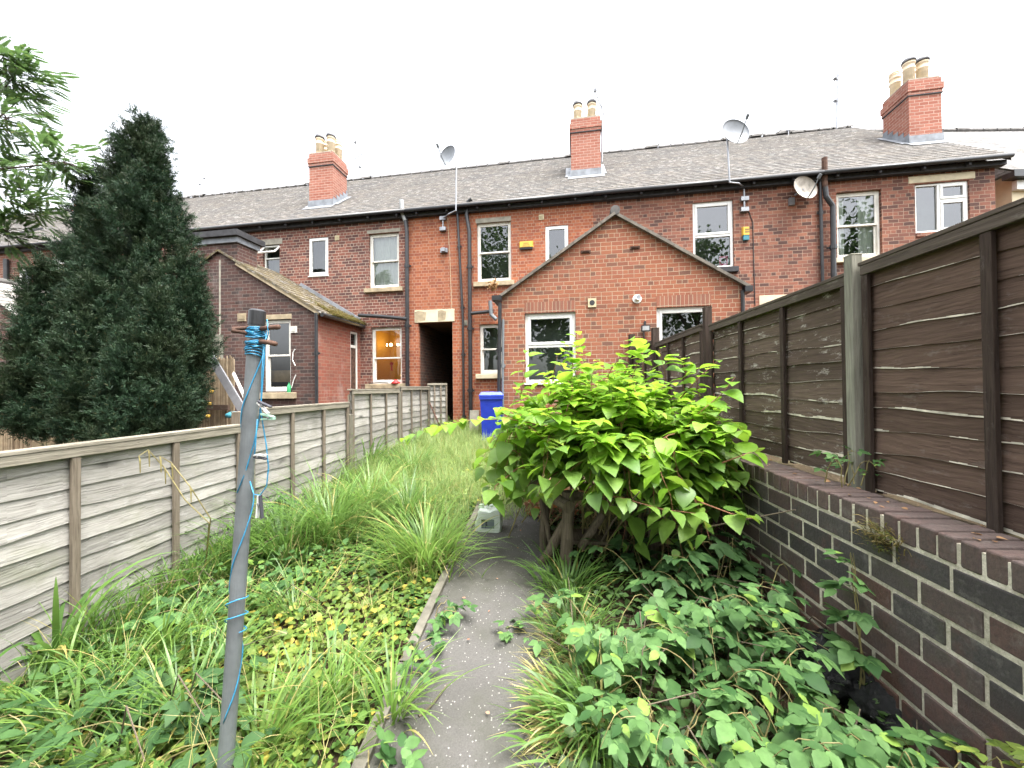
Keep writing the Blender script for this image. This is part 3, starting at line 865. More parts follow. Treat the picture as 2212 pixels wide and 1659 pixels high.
# ------------------------------------------------------------------ near outshoot (sooty lean-to pair with its capped stack)
ur, ze = FP(685, 672, VL)
up, _ = FP(475, 700, VL)
us_, zs_ = FP(513, 568, VL)
sl2 = (zs_ - ze) / (ur - us_)
zap = ze + sl2 * (ur - up)
ul = up - (ur - up)
LG = rect(570, 628, 690, 846, VL)
OS = thing('rear_outshoot', 'sooty brick outshoot with a mossy sloping roof and capped stack', 'outbuilding', (up, VL, G0), 'H')
w = MB()
wallface(w, ul, ur, -.3, ze, VL, [LG])
w.face((ul, VL, ze), (ur, VL, ze), (up, VL, zap))
w.face((ul, VL, -.3), (ul, VL, ze), (ul, VF, ze), (ul, VF, -.3))
w.build('wall', M['brick_out'], OS)
dv0, dzt = SP(757, 720, ur); dv1, _ = SP(782, 720, ur); dv1 = min(dv1, VF - .12)
dzt = SP(770, 718, ur)[1]
print('outshoot', ur, ze, zap, 'door', dv0, dv1, dzt)
w = MB()
w.face((ur, VL, -.3), (ur, dv0, -.3), (ur, dv0, ze), (ur, VL, ze)); w.face((ur, dv1, -.3), (ur, VF, -.3), (ur, VF, ze), (ur, dv1, ze))
w.face((ur, dv0, dzt), (ur, dv1, dzt), (ur, dv1, ze), (ur, dv0, ze))
w.face((ur, dv0, -.3), (ur - .1, dv0, -.3), (ur - .1, dv0, dzt), (ur, dv0, dzt)); w.face((ur, dv1, -.3), (ur, dv1, dzt), (ur - .1, dv1, dzt), (ur - .1, dv1, -.3))
w.build('side_wall', M['brick_side'], OS)
dd = MB(); zt_ = dzt - .42
dd.box(ur - .1, ur - .03, dv0, dv0 + .06, -.3, dzt); dd.box(ur - .1, ur - .03, dv1 - .06, dv1, -.3, dzt); dd.box(ur - .1, ur - .03, dv0 + .06, dv1 - .06, dzt - .06, dzt); dd.box(ur - .1, ur - .03, dv0 + .06, dv1 - .06, zt_ - .05, zt_ + .03)
df = dd.build('door_frame', M['white_old'], OS)
dd = MB(); dd.box(ur - .09, ur - .05, dv0 + .06, dv1 - .06, -.3, zt_ - .05); dd.build('door', M['rust'], OS)
dd = MB(); dd.face((ur - .06, dv0 + .06, zt_ + .03), (ur - .06, dv1 - .06, zt_ + .03), (ur - .06, dv1 - .06, dzt - .06), (ur - .06, dv0 + .06, dzt - .06))
dd.build('pane', M['glass'], df)
# roof slopes in lapped courses
r = MB(); n = 13
for sgn, ue in ((1, ur), (-1, ul)):
    run = abs(ue - up) + .16
    for k in range(n):
        a0, a1 = run * (1 - k / n), run * (1 - (k + 1) / n)
        za, zb = zap - sl2 * a0, zap - sl2 * a1
        A = lambda q, z, vv: (up + sgn * q, vv, z + .06)
        vv0, vv1 = VL - .07, VF - .004
        if sgn > 0:
            r.face(A(a0, za + .02, vv0), A(a0, za + .02, vv1), A(a1, zb, vv1), A(a1, zb, vv0)); r.face(A(a0, za - .03, vv0), A(a0, za - .03, vv1), A(a0, za + .02, vv1), A(a0, za + .02, vv0))
            r.face(A(a0, za - .05, vv0), A(a0, za + .02, vv0), A(a1, zb, vv0), A(a1, zb - .05, vv0))
        else:
            r.face(A(a0, za + .02, vv1), A(a0, za + .02, vv0), A(a1, zb, vv0), A(a1, zb, vv1))
            r.face(A(a0, za - .05, vv0), A(a1, zb - .05, vv0), A(a1, zb, vv0), A(a0, za + .02, vv0))
RO = r.build('roof', M['slate_moss'], OS)
vg = MB()
d1 = Vector((ur - up + .1, 0, -(sl2) * (ur - up + .1))); L = d1.length; d1.normalize(); nn = Vector((-d1.z, 0, d1.x))
a0, a1 = Vector((us_, VL - .03, zs_ - .02)), Vector((ur + .08, VL - .03, ze - sl2 * .08 - .02))
vg.obox((a0 + a1) / 2, (a1 - a0) / 2, (0, .028, 0), nn * .045); vg.build('verge', M['stone'], OS)
fl = MB(); a0, a1 = Vector((us_ + .3, VF - .03, zs_ + .1 - sl2 * .3)), Vector((ur, VF - .03, ze + .1))
fl.obox((a0 + a1) / 2, (a1 - a0) / 2, (0, .025, 0), nn * .07); fl.build('flashing', M['lead'], OS)
# capped stack
sx0, sx1 = FP(425, 540, VL)[0], us_
szt = FP(470, 503, VL)[1]
s = MB(); s.box(sx0, sx1, VL - .004, VL + .62, ze + .3, szt - .02); st = s.build('chimney', M['brick_out'], OS)
s = MB(); s.box(sx0 - .05, sx1 + .05, VL - .06, VL + .68, szt - .3, szt - .16); s.build('string_course', M['lead'], st)
s = MB(); s.box(sx0 - .1, sx1 + .12, VL - .14, VL + .78, szt - .15, szt); s.build('cap', M['blackmat'], st)
s = MB(); s.box(up - .02, up + .03, VL - .006, VL, G0, zap - .2); s.build('party_joint', M['concrete'], OS)
# window, vents, pipe, gutter, moss
w = window(OS, LG, VL, 'sash', 'white_old', recess=.05, room='room'); lb = lintel(w, LG[0] - .03, LG[1] + .03, LG[3] - .0, LG[3] + .13, VL, 'stone', .003, 'head')
wsill(w, LG, VL, 'stone', ext=.16, h=.16, drop=.02)
bb = MB(); bb.box(LG[0] + .05, LG[1] - .05, VL + .2, VL + .22, LG[2] + .25, LG[2] + .55); bb.build('cardboard', plain('cardboard', (.35, .24, .13), .9), w)
airvent(OS, 514, 532, 677, 694, VL, 'stone', 5); airvent(OS, 629, 642, 705, 719, VL, 'white_old', 4)
pipe(OS, [(683, 676), (684, 850)], VL - .06, .04, z0=G0)
gt = MB(); gt.tube([(ur + .17, VL - .05, ze - .1), (ur + .17, VF - .1, ze - .1)], .055, 8); gt.build('gutter', M['black'], OS)
MOSS = leafmat('moss_tuft', (.12,.1,.03), (.24,.19,.08), .2, .9, (.1,.14,.03), .3, .1)
N = 3800
vv = VL + (VF - VL) * (.12 + .85 * rng.random(N)); ww = np.abs(rng.normal(0, .3, N)); keep = np.sin(vv * 9) * .5 + np.sin(vv * 23) * .5 > -.55 + ww
vv, ww = vv[keep], ww[keep]; N = len(vv)
B = np.stack([ur + .2 - ww, vv, ze + .04 + sl2 * (ww - .2) + .01], 1)
Vb, Fb = blades(B, rng.uniform(-1.6, 1.6, N), rng.uniform(.06, .17, N), np.full(N, .012), rng.uniform(.2, 1.2, N), rng.uniform(1.8, 3.0, N), 5)
fast('moss', Vb, Fb, MOSS, RO)

# far outshoot, seen past the conifer
vg0 = FP(0, 651, VL); vg1 = FP(53, 694, VL)
s3 = (vg0[1] - vg1[1]) / (vg1[0] - vg0[0])
dr = rayh(0, 609); Pn = lambda t: (CAMZ + dr.z * t) - (vg1[1] - s3 * (dr.x * t - vg1[0]))
t0, t1 = 5.0, 30.0
for _ in range(60):
    tm = (t0 + t1) / 2
    if Pn(t0) * Pn(tm) <= 0: t1 = tm
    else: t0 = tm
upk = dr.x * t0; zpk = CAMZ + dr.z * t0
print('far outshoot', vg0, vg1, s3, 'ridge', upk, zpk, dr.y * t0)
uf = vg1[0]
OF = thing('rear_outshoot', 'pale slated outshoot beside the conifer, roof catching the light', 'outbuilding', (upk, VL, G0), 'H')
w = MB(); w.face((2*upk - uf, VL, -.3), (uf - .1, VL, -.3), (uf - .1, VL, vg1[1] - .02), (upk, VL, zpk - .02), (2*upk - uf, VL, vg1[1] - .02))
w.face((uf - .1, VL, -.3), (uf - .1, VF, -.3), (uf - .1, VF, vg1[1]), (uf - .1, VL, vg1[1])); w.build('wall', M['brick_out'], OF)
r = MB(); n = 11
for k in range(n):
    ua, ub = uf + (upk - uf) * k / n, uf + (upk - uf) * (k + 1) / n
    za, zb = vg1[1] + (zpk - vg1[1]) * k / n, vg1[1] + (zpk - vg1[1]) * (k + 1) / n
    r.face((ua, VL - .08, za + .03), (ua, VF - .004, za + .03), (ub, VF - .004, zb + .005), (ub, VL - .08, zb + .005)); r.face((ua, VL - .08, za - .03), (ua, VF, za - .03), (ua, VF, za + .03), (ua, VL - .08, za + .03))
r.face((upk, VL - .08, zpk), (upk, VF, zpk), (2*upk - uf, VF, vg1[1]), (2*upk - uf, VL - .08, vg1[1]))
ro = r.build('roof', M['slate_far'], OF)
r = MB(); r.tube([(upk, VL - .08, zpk + .02), (upk, VF - .01, zpk + .02)], .11, 8); r.build('ridge', M['ridge'], ro)

# ------------------------------------------------------------------ twin gable extension
gl, gzl = FP(1083, 643, VR); gr, gzr = FP(1603, 612, VR); ga, gza = FP(1328, 464, VR)
gze = (gzl + gzr) / 2
G1, G2 = rect(1134, 1244, 675, 827, VR), rect(1419, 1538, 662, 790, VR)
print('gable', gl, gr, ga, gzl, gzr, gza, G1, G2)
GE = thing('rear_extension', 'red brick gabled rear extension with two white windows', 'outbuilding', (ga, VR, G0), 'H')
w = MB()
wallface(w, gl, gr, -.3, gze, VR, [G1, G2])
w.face((gl, VR, gze), (gr, VR, gze), (ga, VR, gza))
w.face((gr, VR, -.3), (gr, VF, -.3), (gr, VF, gze), (gr, VR, gze)); w.face((gl, VF, -.3), (gl, VR, -.3), (gl, VR, gze), (gl, VF, gze))
w.build('wall', M['brick_gable'], GE)
r = MB()
zo = .05
for ue in (gl - .14, gr + .14):
    zz = gze - (gza - gze) / (ga - gl) * .14
    r.face((ue, VR - .04, zz + zo), (ga, VR - .04, gza + zo), (ga, VF - .003, gza + zo), (ue, VF - .003, zz + zo))
    r.face((ue, VR - .04, zz - .0), (ue, VF, zz - .0), (ue, VF, zz + zo), (ue, VR - .04, zz + zo))
ro = r.build('roof', M['slate'], GE)
vb = MB()
for ue in (gl - .14, gr + .14):
    zz = gze - (gza - gze) / (ga - gl) * .14
    a0, a1 = Vector((ue, VR - .05, zz + .005)), Vector((ga, VR - .05, gza + .005)); dd_ = (a1 - a0).normalized(); nn = Vector((-dd_.z, 0, dd_.x))
    nseg = 9
    for k in range(nseg):
        b0, b1 = a0.lerp(a1, k / nseg), a0.lerp(a1, (k + .985) / nseg)
        vb.obox((b0 + b1) / 2 + Vector((0, random.uniform(-.006, .004), 0)), (b1 - b0) / 2, (0, .045, 0), nn * .028)
vb.build('verge', M['verge'], ro)
vb = MB(); vb.tube([(ga, VR - .1, gza + .06), (ga, VF - .02, gza + .06)], .1, 10); vb.build('ridge', M['ridge'], ro)
for q, st_, rm in ((G1, 'toplight', 'roomg'), (G2, 'casement', 'room')):
    w = window(GE, q, VR, st_, recess=.06, room=rm, fw=.065, mid=.53)
    s = MB(); s.box(q[0], q[1], VR - .004, VR + .05, q[3] + .001, q[3] + .235); s.build('soldier_course', M['brick_soldier'], w)
    wsill(w, q, VR, 'white', .05, .04, .02)
airvent(GE, 1255, 1276, 541, 547, VR, 'rust', 2, 'air_brick'); airvent(GE, 1361, 1382, 532, 538, VR, 'rust', 2, 'air_brick')
q = rect(1270, 1288, 645, 664, VR)
m = MB(); m.box(q[0], q[1], VR - .03, VR, q[2], q[3]); o = m.build('flue_plate', M['beige'], GE)
m = MB(); cx_, cz_ = (q[0]+q[1])/2, (q[2]+q[3])/2; m.tube([(cx_, VR - .034, cz_), (cx_, VR - .02, cz_)], .055, 16); m.build('flue_hole', M['blackmat'], o)
u, z = FP(1376, 646, VR)
m = MB(); m.tube([(u, VR - .02, z), (u, VR, z)], .09, 18); m.tube([(u, VR - .14, z + .01), (u, VR - .02, z)], .055, 16)
o = m.build('flue', M['white'], GE, smooth=False); m = MB(); m.tube([(u + .012, VR - .145, z + .01), (u + .012, VR - .13, z + .01)], .042, 14); m.build('flue_hole', M['steel'], o)
pipe(GE, [(1080, 655), (1078, 830)], VR - .06, .04, z0=G0)
pipe(GE, [(1087, 690), (1086, 830)], VR - .035, .028, 'greypipe', z0=G0)
m = MB(); u, z = FP(1074, 640, VR - .06); m.box(u - .1, u + .1, VR - .16, VR + 1.5, z - .1, z + .0); m.build('gutter', M['black'], GE)
m = MB(); m.box(gr + .02, gr + .16, VR - .1, VF - .05, gze - .16, gze - .05); m.build('gutter', M['black'], GE)
pipe(GE, [(1604, 628), (1606, 700)], VR - .02, .035, z0=G0)
# flood lamp
u, z = FP(1393, 711, VR)
FLD = thing('flood_lamp', 'small black security lamp on the brick gable beside the fence', 'lamp', (u, VR, z), 'H')
m = MB(); m.box(u - .085, u + .085, VR - .12, VR - .05, z - .06, z + .06); m.tube([(u, VR - .06, z), (u, VR, z + .1)], .015, 6); m.box(u - .02, u + .02, VR - .03, VR, z + .05, z + .16); m.build('body', M['black'], FLD)
m = MB(); m.face((u - .065, VR - .122, z - .04), (u + .065, VR - .122, z - .04), (u + .065, VR - .122, z + .045), (u - .065, VR - .122, z + .045)); m.build('lens', M['paleplastic'], FLD)
m = MB(); m.tube([(u - .02, VR - .01, z - .02), (u - .02, VR - .01, z - 1.2)], .012, 5); m.build('cable', M['black'], FLD)
# leaves caught in the hopper head
u, z = FP(1066, 625, VR)
V, F = inst(SMALL[0], SMALL[1], np.stack([rng.normal(u, .06, 60), rng.normal(VR - .1, .05, 60), z + rng.uniform(-.02, .14, 60)], 1), frames(rng.normal(0, 1, (60, 3)), (0, 0, 1)), rng.uniform(.05, .09, 60))
DEAD = leafmat('dead_leaf', (.22,.12,.05), (.42,.25,.12), .2, .8)
tag(fast('leaf_litter', V, F, DEAD, None, 'H', (u, VR, z)), 'dry brown leaves caught in the gutter end of the gable', 'leaves', None, 'stuff')
# ------------------------------------------------------------------ ground, path
def ground_mat():
    t = NT('soil'); p = t.pos()
    n = t.noise(p, 3, 6, .65); f = t.noise(p, 45, 6, .7)
    c = t.ramp(n, [(.3, (.035,.026,.016)), (.55, (.06,.045,.026)), (.75, (.05,.055,.022))])
    c = t.mix(t.ramp(f, [(.55, 0.0), (.7, .6)]), c, (.16,.12,.075))
    t.bsdf(c, .95, t.bump(f, .9, .03), .1); return t.m
def asphalt():
    t = NT('asphalt'); p = t.pos()
    n = t.noise(p, 1.2, 5, .6); f = t.noise(p, 120, 4, .7)
    c = t.ramp(n, [(.3, (.082,.078,.072)), (.7, (.13,.124,.117))])
    c = t.mix(t.ramp(f, [(.3, .7), (.7, .0)]), c, (.035,.033,.03))
    vo = t.n('TexVoronoi', {'Vector': p, 'Scale': 75.0, 'Randomness': 1.0})
    ch = t.math('MULTIPLY', t.ramp(vo.outputs['Distance'], [(.22, 1.0), (.32, 0.0)]), t.ramp(t.n('SeparateColor', {0: vo.outputs['Color']}).outputs[0], [(.86, 0.0), (.88, 1.0)]))
    c = t.mix(ch, c, (.33,.32,.295))
    vo2 = t.n('TexVoronoi', {'Vector': p, 'Scale': 38.0, 'Randomness': 1.0})
    ch2 = t.math('MULTIPLY', t.ramp(vo2.outputs['Distance'], [(.12, 1.0), (.2, 0.0)]), t.ramp(t.n('SeparateColor', {0: vo2.outputs['Color']}).outputs[1], [(.86, 0.0), (.88, 1.0)]))
    c = t.mix(ch2, c, (.3,.285,.26))
    gm = t.ramp(t.noise(p, 2.2, 6, .65), [(.46, 0.0), (.68, .7)])
    c = t.mix(gm, c, (.05,.052,.034))
    dm = t.ramp(t.noise(p, 1.1, 7, .7), [(.5, 0.0), (.62, .5)]); c = t.mix(dm, c, (.05,.047,.043))
    wp = t.n('VectorMath', {0: p, 1: t.n('VectorMath', {0: t.noise(p, 6, 4, .6, 1), 'Scale': .25}, operation='SCALE').outputs[0]}, operation='ADD').outputs[0]
    vc = t.n('TexVoronoi', {'Vector': wp, 'Scale': 1.1, 'Randomness': 1.0}, feature='DISTANCE_TO_EDGE')
    cr = t.math('MULTIPLY', t.ramp(vc.outputs['Distance'], [(.004, 1.0), (.012, 0.0)]), t.ramp(t.noise(p, .9, 3), [(.5, 0.0), (.56, 1.0)]))
    c = t.mix(cr, c, (.02,.02,.018))
    h = t.math('SUBTRACT', t.math('ADD', t.math('MULTIPLY', f, .8), t.math('MULTIPLY', ch, .8)), t.math('MULTIPLY', cr, 1.5))
    t.bsdf(c, .8, t.bump(h, .8, .006), .35); return t.m
M['kerb'] = plain('mossy_kerb', (.12,.112,.09), .9, .2, .35, scale=9, bump=.6)
M['soil'] = ground_mat(); M['asphalt'] = asphalt()
xs = np.concatenate([[-80, -40, -20], np.arange(-12, 12.01, .25), [20, 40, 80]]); ys = np.concatenate([[-60, -30, -12, -6, -2], np.arange(-1, 12.01, .25), [20, 40, 90]])
V = [];
for y in ys:
    for x in xs:
        V.append((x, y, gz(y) + (.025 * math.sin(x * 3.1 + y) * math.sin(y * 2.3) if abs(x) < 12 and -1 < y < 12 else 0) - .02))
nx = len(xs)
F = [(j*nx+i, j*nx+i+1, (j+1)*nx+i+1, (j+1)*nx+i) for j in range(len(ys)-1) for i in range(nx-1)]
tag(fast('ground', V, F, M['soil'], smooth=True), kind='structure')
def pl(y): return -.705 + .012 * math.sin(y * 1.9)
V = []; F = []; Y = np.arange(-.6, 9.6, .12)
for y in Y:
    a, b = pl(y), .045 + .03 * math.sin(y * 2.7) + (.02 if y > 2.3 else 0)
    for k in range(7): V.append((a + (b - a) * k / 6, y, gz(y) + .03 + .008 * math.sin(k * 1.3 + y * 4)))
for j in range(len(Y) - 1):
    for k in range(6): F.append((j*7+k, j*7+k+1, (j+1)*7+k+1, (j+1)*7+k))
tag(fast('path', V, F, M['asphalt'], smooth=True), kind='structure')
for j, (y0, y1) in enumerate(((-.6, .9), (.91, 2.0), (2.01, 3.0), (3.01, 4.2), (4.21, 6))):
    m = MB(); n = 8
    for k in range(n):
        ya, yb = y0 + (y1 - y0) * k / n, y0 + (y1 - y0) * (k + 1) / n
        xa, xb = pl(ya) - .002, pl(yb) - .002
        za, zb = gz(ya) + .055, gz(yb) + .055
        w_ = .055
        m.face((xa - w_, ya, za), (xa, ya, za), (xb, yb, zb), (xb - w_, yb, zb)); m.face((xa, ya, za - .1), (xb, yb, zb - .1), (xb, yb, zb), (xa, ya, za)); m.face((xa - w_, ya, za), (xb - w_, yb, zb), (xb - w_, yb, zb - .1), (xa - w_, ya, za - .1))
    tag(m.build('kerb', M['kerb']), kind='structure')
# ------------------------------------------------------------------ fences and the brick wall (garden frame)
M['fence_grey'] = wood('weathered_fence', (.2,.188,.17), (.39,.375,.345), knots=.9, flake=.4, flcol=(.46,.45,.43), stain=.5, algae=.45)
M['rail_grey'] = wood('weathered_rail', (.17,.15,.115), (.38,.35,.285), knots=.2, stain=.5)
M['batten_grey'] = wood('weathered_batten', (.12,.095,.07), (.27,.23,.18), True, knots=.2)
M['post_grey'] = wood('weathered_post', (.13,.12,.09), (.27,.25,.2), True, knots=.2, stain=.5)
M['batten_brown'] = wood('brown_batten', (.04,.029,.024), (.085,.062,.05), True, knots=.2, flake=.2, flcol=(.25,.22,.2))
M['rail_brown'] = wood('brown_rail', (.07,.055,.046), (.16,.13,.105), knots=.2, flake=.35, flcol=(.25,.23,.2))
M['fence_flaked'] = wood('flaking_fence', (.07,.05,.039), (.17,.125,.097), knots=.5, flake=.95, flcol=(.4,.37,.33))
M['pale_edge'] = plain('pale_board_edge', (.5,.46,.37), .9, .2, .5, scale=14)  # pale strip along the lower edge of the dark boards
M['post_pale'] = wood('pale_post', (.17,.165,.13), (.36,.35,.29), True, knots=.15, stain=.45)
M['log'] = wood('bare_log', (.06,.048,.034), (.19,.155,.112), True, knots=.35, stain=.5)

def fence_panel(label, X, s, Y0, Y1, z0, z1, nb, mats, group, edge=0.0, seed=1, tilt=0.0):
    rr = random.Random(seed)
    root = thing('lap_fence', label, 'fence panel', (X, (Y0 + Y1) / 2, z0), 'W', group)
    mb = MB(); n = 48 if edge else 16; H = z1 - z0 - .03; h = H / nb
    for k in range(nb):
        zl = z0 + k * h; zh = min(zl + h * 1.2, z1 - .01)
        ph = [rr.uniform(0, 6) for _ in range(4)]; am = rr.uniform(.3, 1) * .011
        eb = rr.choice((.12, .4, .7, 1.0, 1.4))
        zz = lambda y: zl + am * (1.3 * math.sin(y * 2.1 + ph[0]) + .7 * math.sin(y * 5.3 + ph[1]) + .35 * math.sin(y * 13 + ph[2]))
        xo, xi = X + s * rr.uniform(.011, .018), X + s * .003
        for j in range(n):
            ya, yb = Y0 + (Y1 - Y0) * j / n, Y0 + (Y1 - Y0) * (j + 1) / n
            za, zb = zz(ya), zz(yb)
            if s < 0: ya, yb, za, zb = yb, ya, zb, za
            e = edge * eb * max(.02, min(1.2, .45 + .6 * math.sin(ya * 2.7 + ph[3]) + .45 * math.sin(ya * 9 + ph[1]) + .35 * math.sin(ya * 31 + ph[2])))
            mb.mi = 0
            mb.face((xo, ya, za + e), (xo, yb, zb + e), (xi, yb, zh), (xi, ya, zh))
            mb.mi = 1 if edge else 0
            if edge: mb.face((xo + s * .001, ya, za), (xo + s * .001, yb, zb), (xo, yb, zb + e), (xo, ya, za + e))
            mb.mi = 0
            mb.face((xo - s * .012, yb, zb), (xo - s * .012, ya, za), (xi - s * .01, ya, zh), (xi - s * .01, yb, zh))
            mb.face((xo - s * .012, ya, za), (xo - s * .012, yb, zb), (xo + s * (.001 if edge else 0), yb, zb), (xo + s * (.001 if edge else 0), ya, za))
    # weld so each board is one island
    o = mb.build('boards', [M[mats[0]], M['pale_edge']], root)
    md = o.modifiers.new('weld', 'WELD'); md.merge_threshold = .0004
    W = .042; xa, xb = sorted((X + s * .026, X + s * .048))
    for y in (Y0 + W / 2, Y0 + (Y1 - Y0) / 3, Y0 + (Y1 - Y0) * 2 / 3, Y1 - W / 2):
        b = MB(); b.box(xa, xb, y - W / 2, y + W / 2, z0 - .02, z1 - .06); b.build('batten', M[mats[2]], root, bevel=.003)
        b = MB(); q = sorted((X - s * .012, X - s * .034)); b.box(q[0], q[1], y - W / 2, y + W / 2, z0 - .02, z1 - .06); b.build('batten', M[mats[2]], root)
    t = MB(); q = sorted((X + s * .026, X + s * .052)); t.box(q[0], q[1], Y0, Y1, z1 - .058, z1 - .004); t.build('rail', M[mats[1]], root, bevel=.003)
    t = MB(); q = sorted((X - s * .04, X + s * .056)); t.box(q[0], q[1], Y0 - .01, Y1 + .01, z1 - .003, z1 + .018); t.build('cap', M[mats[1]], root, bevel=.003)
    return root
LX, RX = -2.74, 1.85
lf = ('fence_grey', 'rail_grey', 'batten_grey')
GL = 'weathered lap panels of the low fence'
fence_panel('nearest low weathered grey fence panel, beside the clothes post', LX, 1, 1.42, 3.27, gz(2.4) - .03, 1.237, 11, lf, GL, seed=3)
fence_panel('low grey fence panel directly behind the clothes post, below the wooden plank', LX, 1, 3.39, 5.2, gz(4.2) - .03, 1.37, 10, lf, GL, seed=4)
fence_panel('grey fence panel below the red brick side wall and its door', LX, 1, 5.32, 7.13, gz(6.2) - .03, 1.55, 10, lf, GL, seed=5)
fence_panel('grey fence panel below the lamp-lit window and the red bowl', LX, 1, 7.24, 9.05, gz(8.2) - .03, 1.6, 10, lf, GL, seed=6)
def post(label, x, y, z0, z1, w, mat, group):
    m = MB(); m.box(x - w / 2, x + w / 2, y - w / 2, y + w / 2, z0, z1)
    m.box(x - w / 2 - .002, x + w / 2 + .002, y - w / 2 - .002, y + w / 2 + .002, z1 - .004, z1 + .004)
    return tag(m.build('fence_post', M[mat], bevel=.006), label, 'fence post', group)
GP = 'posts of the low weathered fence'
post('low fence post directly behind the clothes post, dark and taller', LX - .03, 3.33, -.1, 1.36, .085, 'batten_grey', GP)
post('short stub of a fence post against the nearest low panel', LX + .05, 3.35, -.1, .98, .07, 'post_grey', GP)
post('low fence post between the second and third grey panels', LX + .01, 5.26, 0, 1.2, .09, 'post_grey', GP)
post('low fence post standing where the taller grey panels meet', LX, 7.185, 0, 1.5, .08, 'post_grey', GP)
post('low fence post beside the blocking end panel near the passage', LX, 9.12, 0, 1.62, .09, 'post_grey', GP)
# short end panel, turned across the fence line
q = cz(923, 830, 9.45); q2 = cz(965, 832, 9.6)
root = thing('lap_fence', 'small upright panel closing the fence end, in front of the passage', 'fence panel', (q.x, q.y, .4), 'W', GL)
dx = Vector((q2.x - q.x, q2.y - q.y, 0)); L = dx.length; dx.normalize(); nx_ = Vector((dx.y, -dx.x, 0))
mb = MB(); zt = q.z
for k in range(9):
    zl = .42 + k * (zt - .42) / 9
    mb.obox(Vector((q.x, q.y, zl + .08)) + dx * L / 2 - nx_ * .003 * 0, dx * L / 2, nx_ * .006, Vector(nx_) * -.012 + Vector((0, 0, .075)))
mb.build('boards', M['fence_grey'], root)
for t in (.03, .36, .68, .97):
    b = MB(); b.obox(Vector((q.x, q.y, (zt + .4) / 2)) + dx * L * t + nx_ * .03, dx * .02, nx_ * .012, (0, 0, (zt - .4) / 2)); b.build('batten', M['batten_grey'], root)
b = MB(); b.obox(Vector((q.x, q.y, zt)) + dx * L / 2 + nx_ * .02, dx * L / 2, nx_ * .03, (0, 0, .025)); b.build('rail', M['rail_grey'], root)
b = MB(); b.tube([cz(927, 868, 9.2), cz(949, 918, 9.0)], .018, 6)
tag(b.build('stick', M['rust']), 'thin dark stick leaning on the small end panel', 'stick')
# dark fence on top of the wall
WZ = .99
rb, rf_ = ('fence_brown', 'rail_brown', 'batten_brown'), ('fence_flaked', 'rail_brown', 'batten_brown')
GR = 'dark lap panels on top of the brick wall'
fence_panel('nearest dark brown fence panel, smooth and whole, above the brick wall', RX, -1, .48, 2.31, WZ - .03, 2.225, 11, rb, GR, .009, 11)
fence_panel('dark fence panel with white flaking paint, just past the pale post', RX, -1, 2.42, 4.28, WZ - .0, 2.2, 10, rf_, GR, .011, 12)
fence_panel('dark flaking fence panel beside the top of the leafy bush', RX, -1, 4.5, 6.26, WZ + .03, 2.24, 9, rf_, GR, .01, 13)
fence_panel('farthest dark fence panel, butting up to the gabled extension', RX, -1, 6.42, 7.9, WZ + .05, 2.3, 9, rf_, GR, .009, 14)
GQ = 'posts of the dark fence'
post('pale square fence post with a metal clip, nearest on the wall', RX - .045, 2.365, .85, 2.3, .06, 'post_pale', GQ)
post('dark brown fence post whose top overlaps the gable side window', RX - .02, 4.39, .85, 2.42, .075, 'batten_brown', GQ)
post('dark fence post just below the gable window corner', RX - .02, 6.34, .85, 2.5, .1, 'batten_brown', GQ)
post('dark fence post farthest along the wall, against the gable bricks', RX - .02, 7.95, .85, 2.62, .11, 'batten_brown', GQ)

def dark_brick(name='engineering_brick', k=1.0):
    t = NT(name); r = t.isl(); p = t.pos()
    c = t.ramp(r, [(0, (.03,.03,.031)), (.35, (.05,.049,.048)), (.65, (.064,.058,.055)), (.85, (.078,.058,.052)), (.95, (.1,.055,.045)), (1, (.04,.04,.042))])
    c = t.mix(.55 if k > 1 else .12, c, (.14, .092, .078))
    n = t.noise(p, 7, 6, .65)
    c = t.mix(t.ramp(n, [(.54, 0.0), (.7, .5)]), c, (.12,.06,.048))
    f = t.noise(p, 70, 5, .7)
    c = t.mix(t.ramp(f, [(.3, .5), (.6, 0.0)]), c, (.015,.015,.016))
    ef = t.ramp(t.noise(p, 9, 8, .8), [(.54, 0.0), (.72, .5)])
    c = t.mix(ef, c, (.2,.19,.17))
    mg = t.ramp(t.noise(p, 3.3, 7, .7), [(.56, 0.0), (.7, .55)]); c = t.mix(mg, c, (.06,.062,.035))
    zz = t.n('SeparateXYZ', {0: p}).outputs[2]
    low = t.math('MULTIPLY', t.n('MapRange', {0: zz, 1: .55, 2: .1, 3: 0.0, 4: .6}).outputs[0], t.ramp(n, [(.3, 0.0), (.55, 1.0)]))
    c = t.mix(low, c, (.15,.06,.042))
    t.bsdf(c, .75, t.bump(t.math('ADD', f, n), .6, .006), .35); return t.m
def rough_mortar():
    t = NT('pale_mortar'); p = t.pos(); n = t.noise(p, 4, 5); f = t.noise(p, 60, 5, .7)
    c = t.ramp(n, [(.3, (.42,.38,.29)), (.65, (.72,.67,.55))]); c = t.mix(t.ramp(f, [(.35, .5), (.6, 0.0)]), c, (.22,.2,.15)); c = t.mix(t.ramp(t.noise(p, 2.6, 6, .7), [(.52, 0.0), (.68, .45)]), c, (.16,.155,.1))
    t.bsdf(c, .95, t.bump(f, 1.0, .012), .1); return t.m
M['engbrick'] = dark_brick(); M['copebrick'] = dark_brick('coping_brick', 1.5); M['mortar'] = rough_mortar()
WX, WY0, WY1 = 1.5, .2, 5.6
BW = thing('brick_wall', 'low dark brick wall with pale mortar carrying the dark fence', 'wall', (WX + .1, 2.5, 0), 'W')
rr = random.Random(5)
bk = MB(); CP = .108; zb = WZ - .113
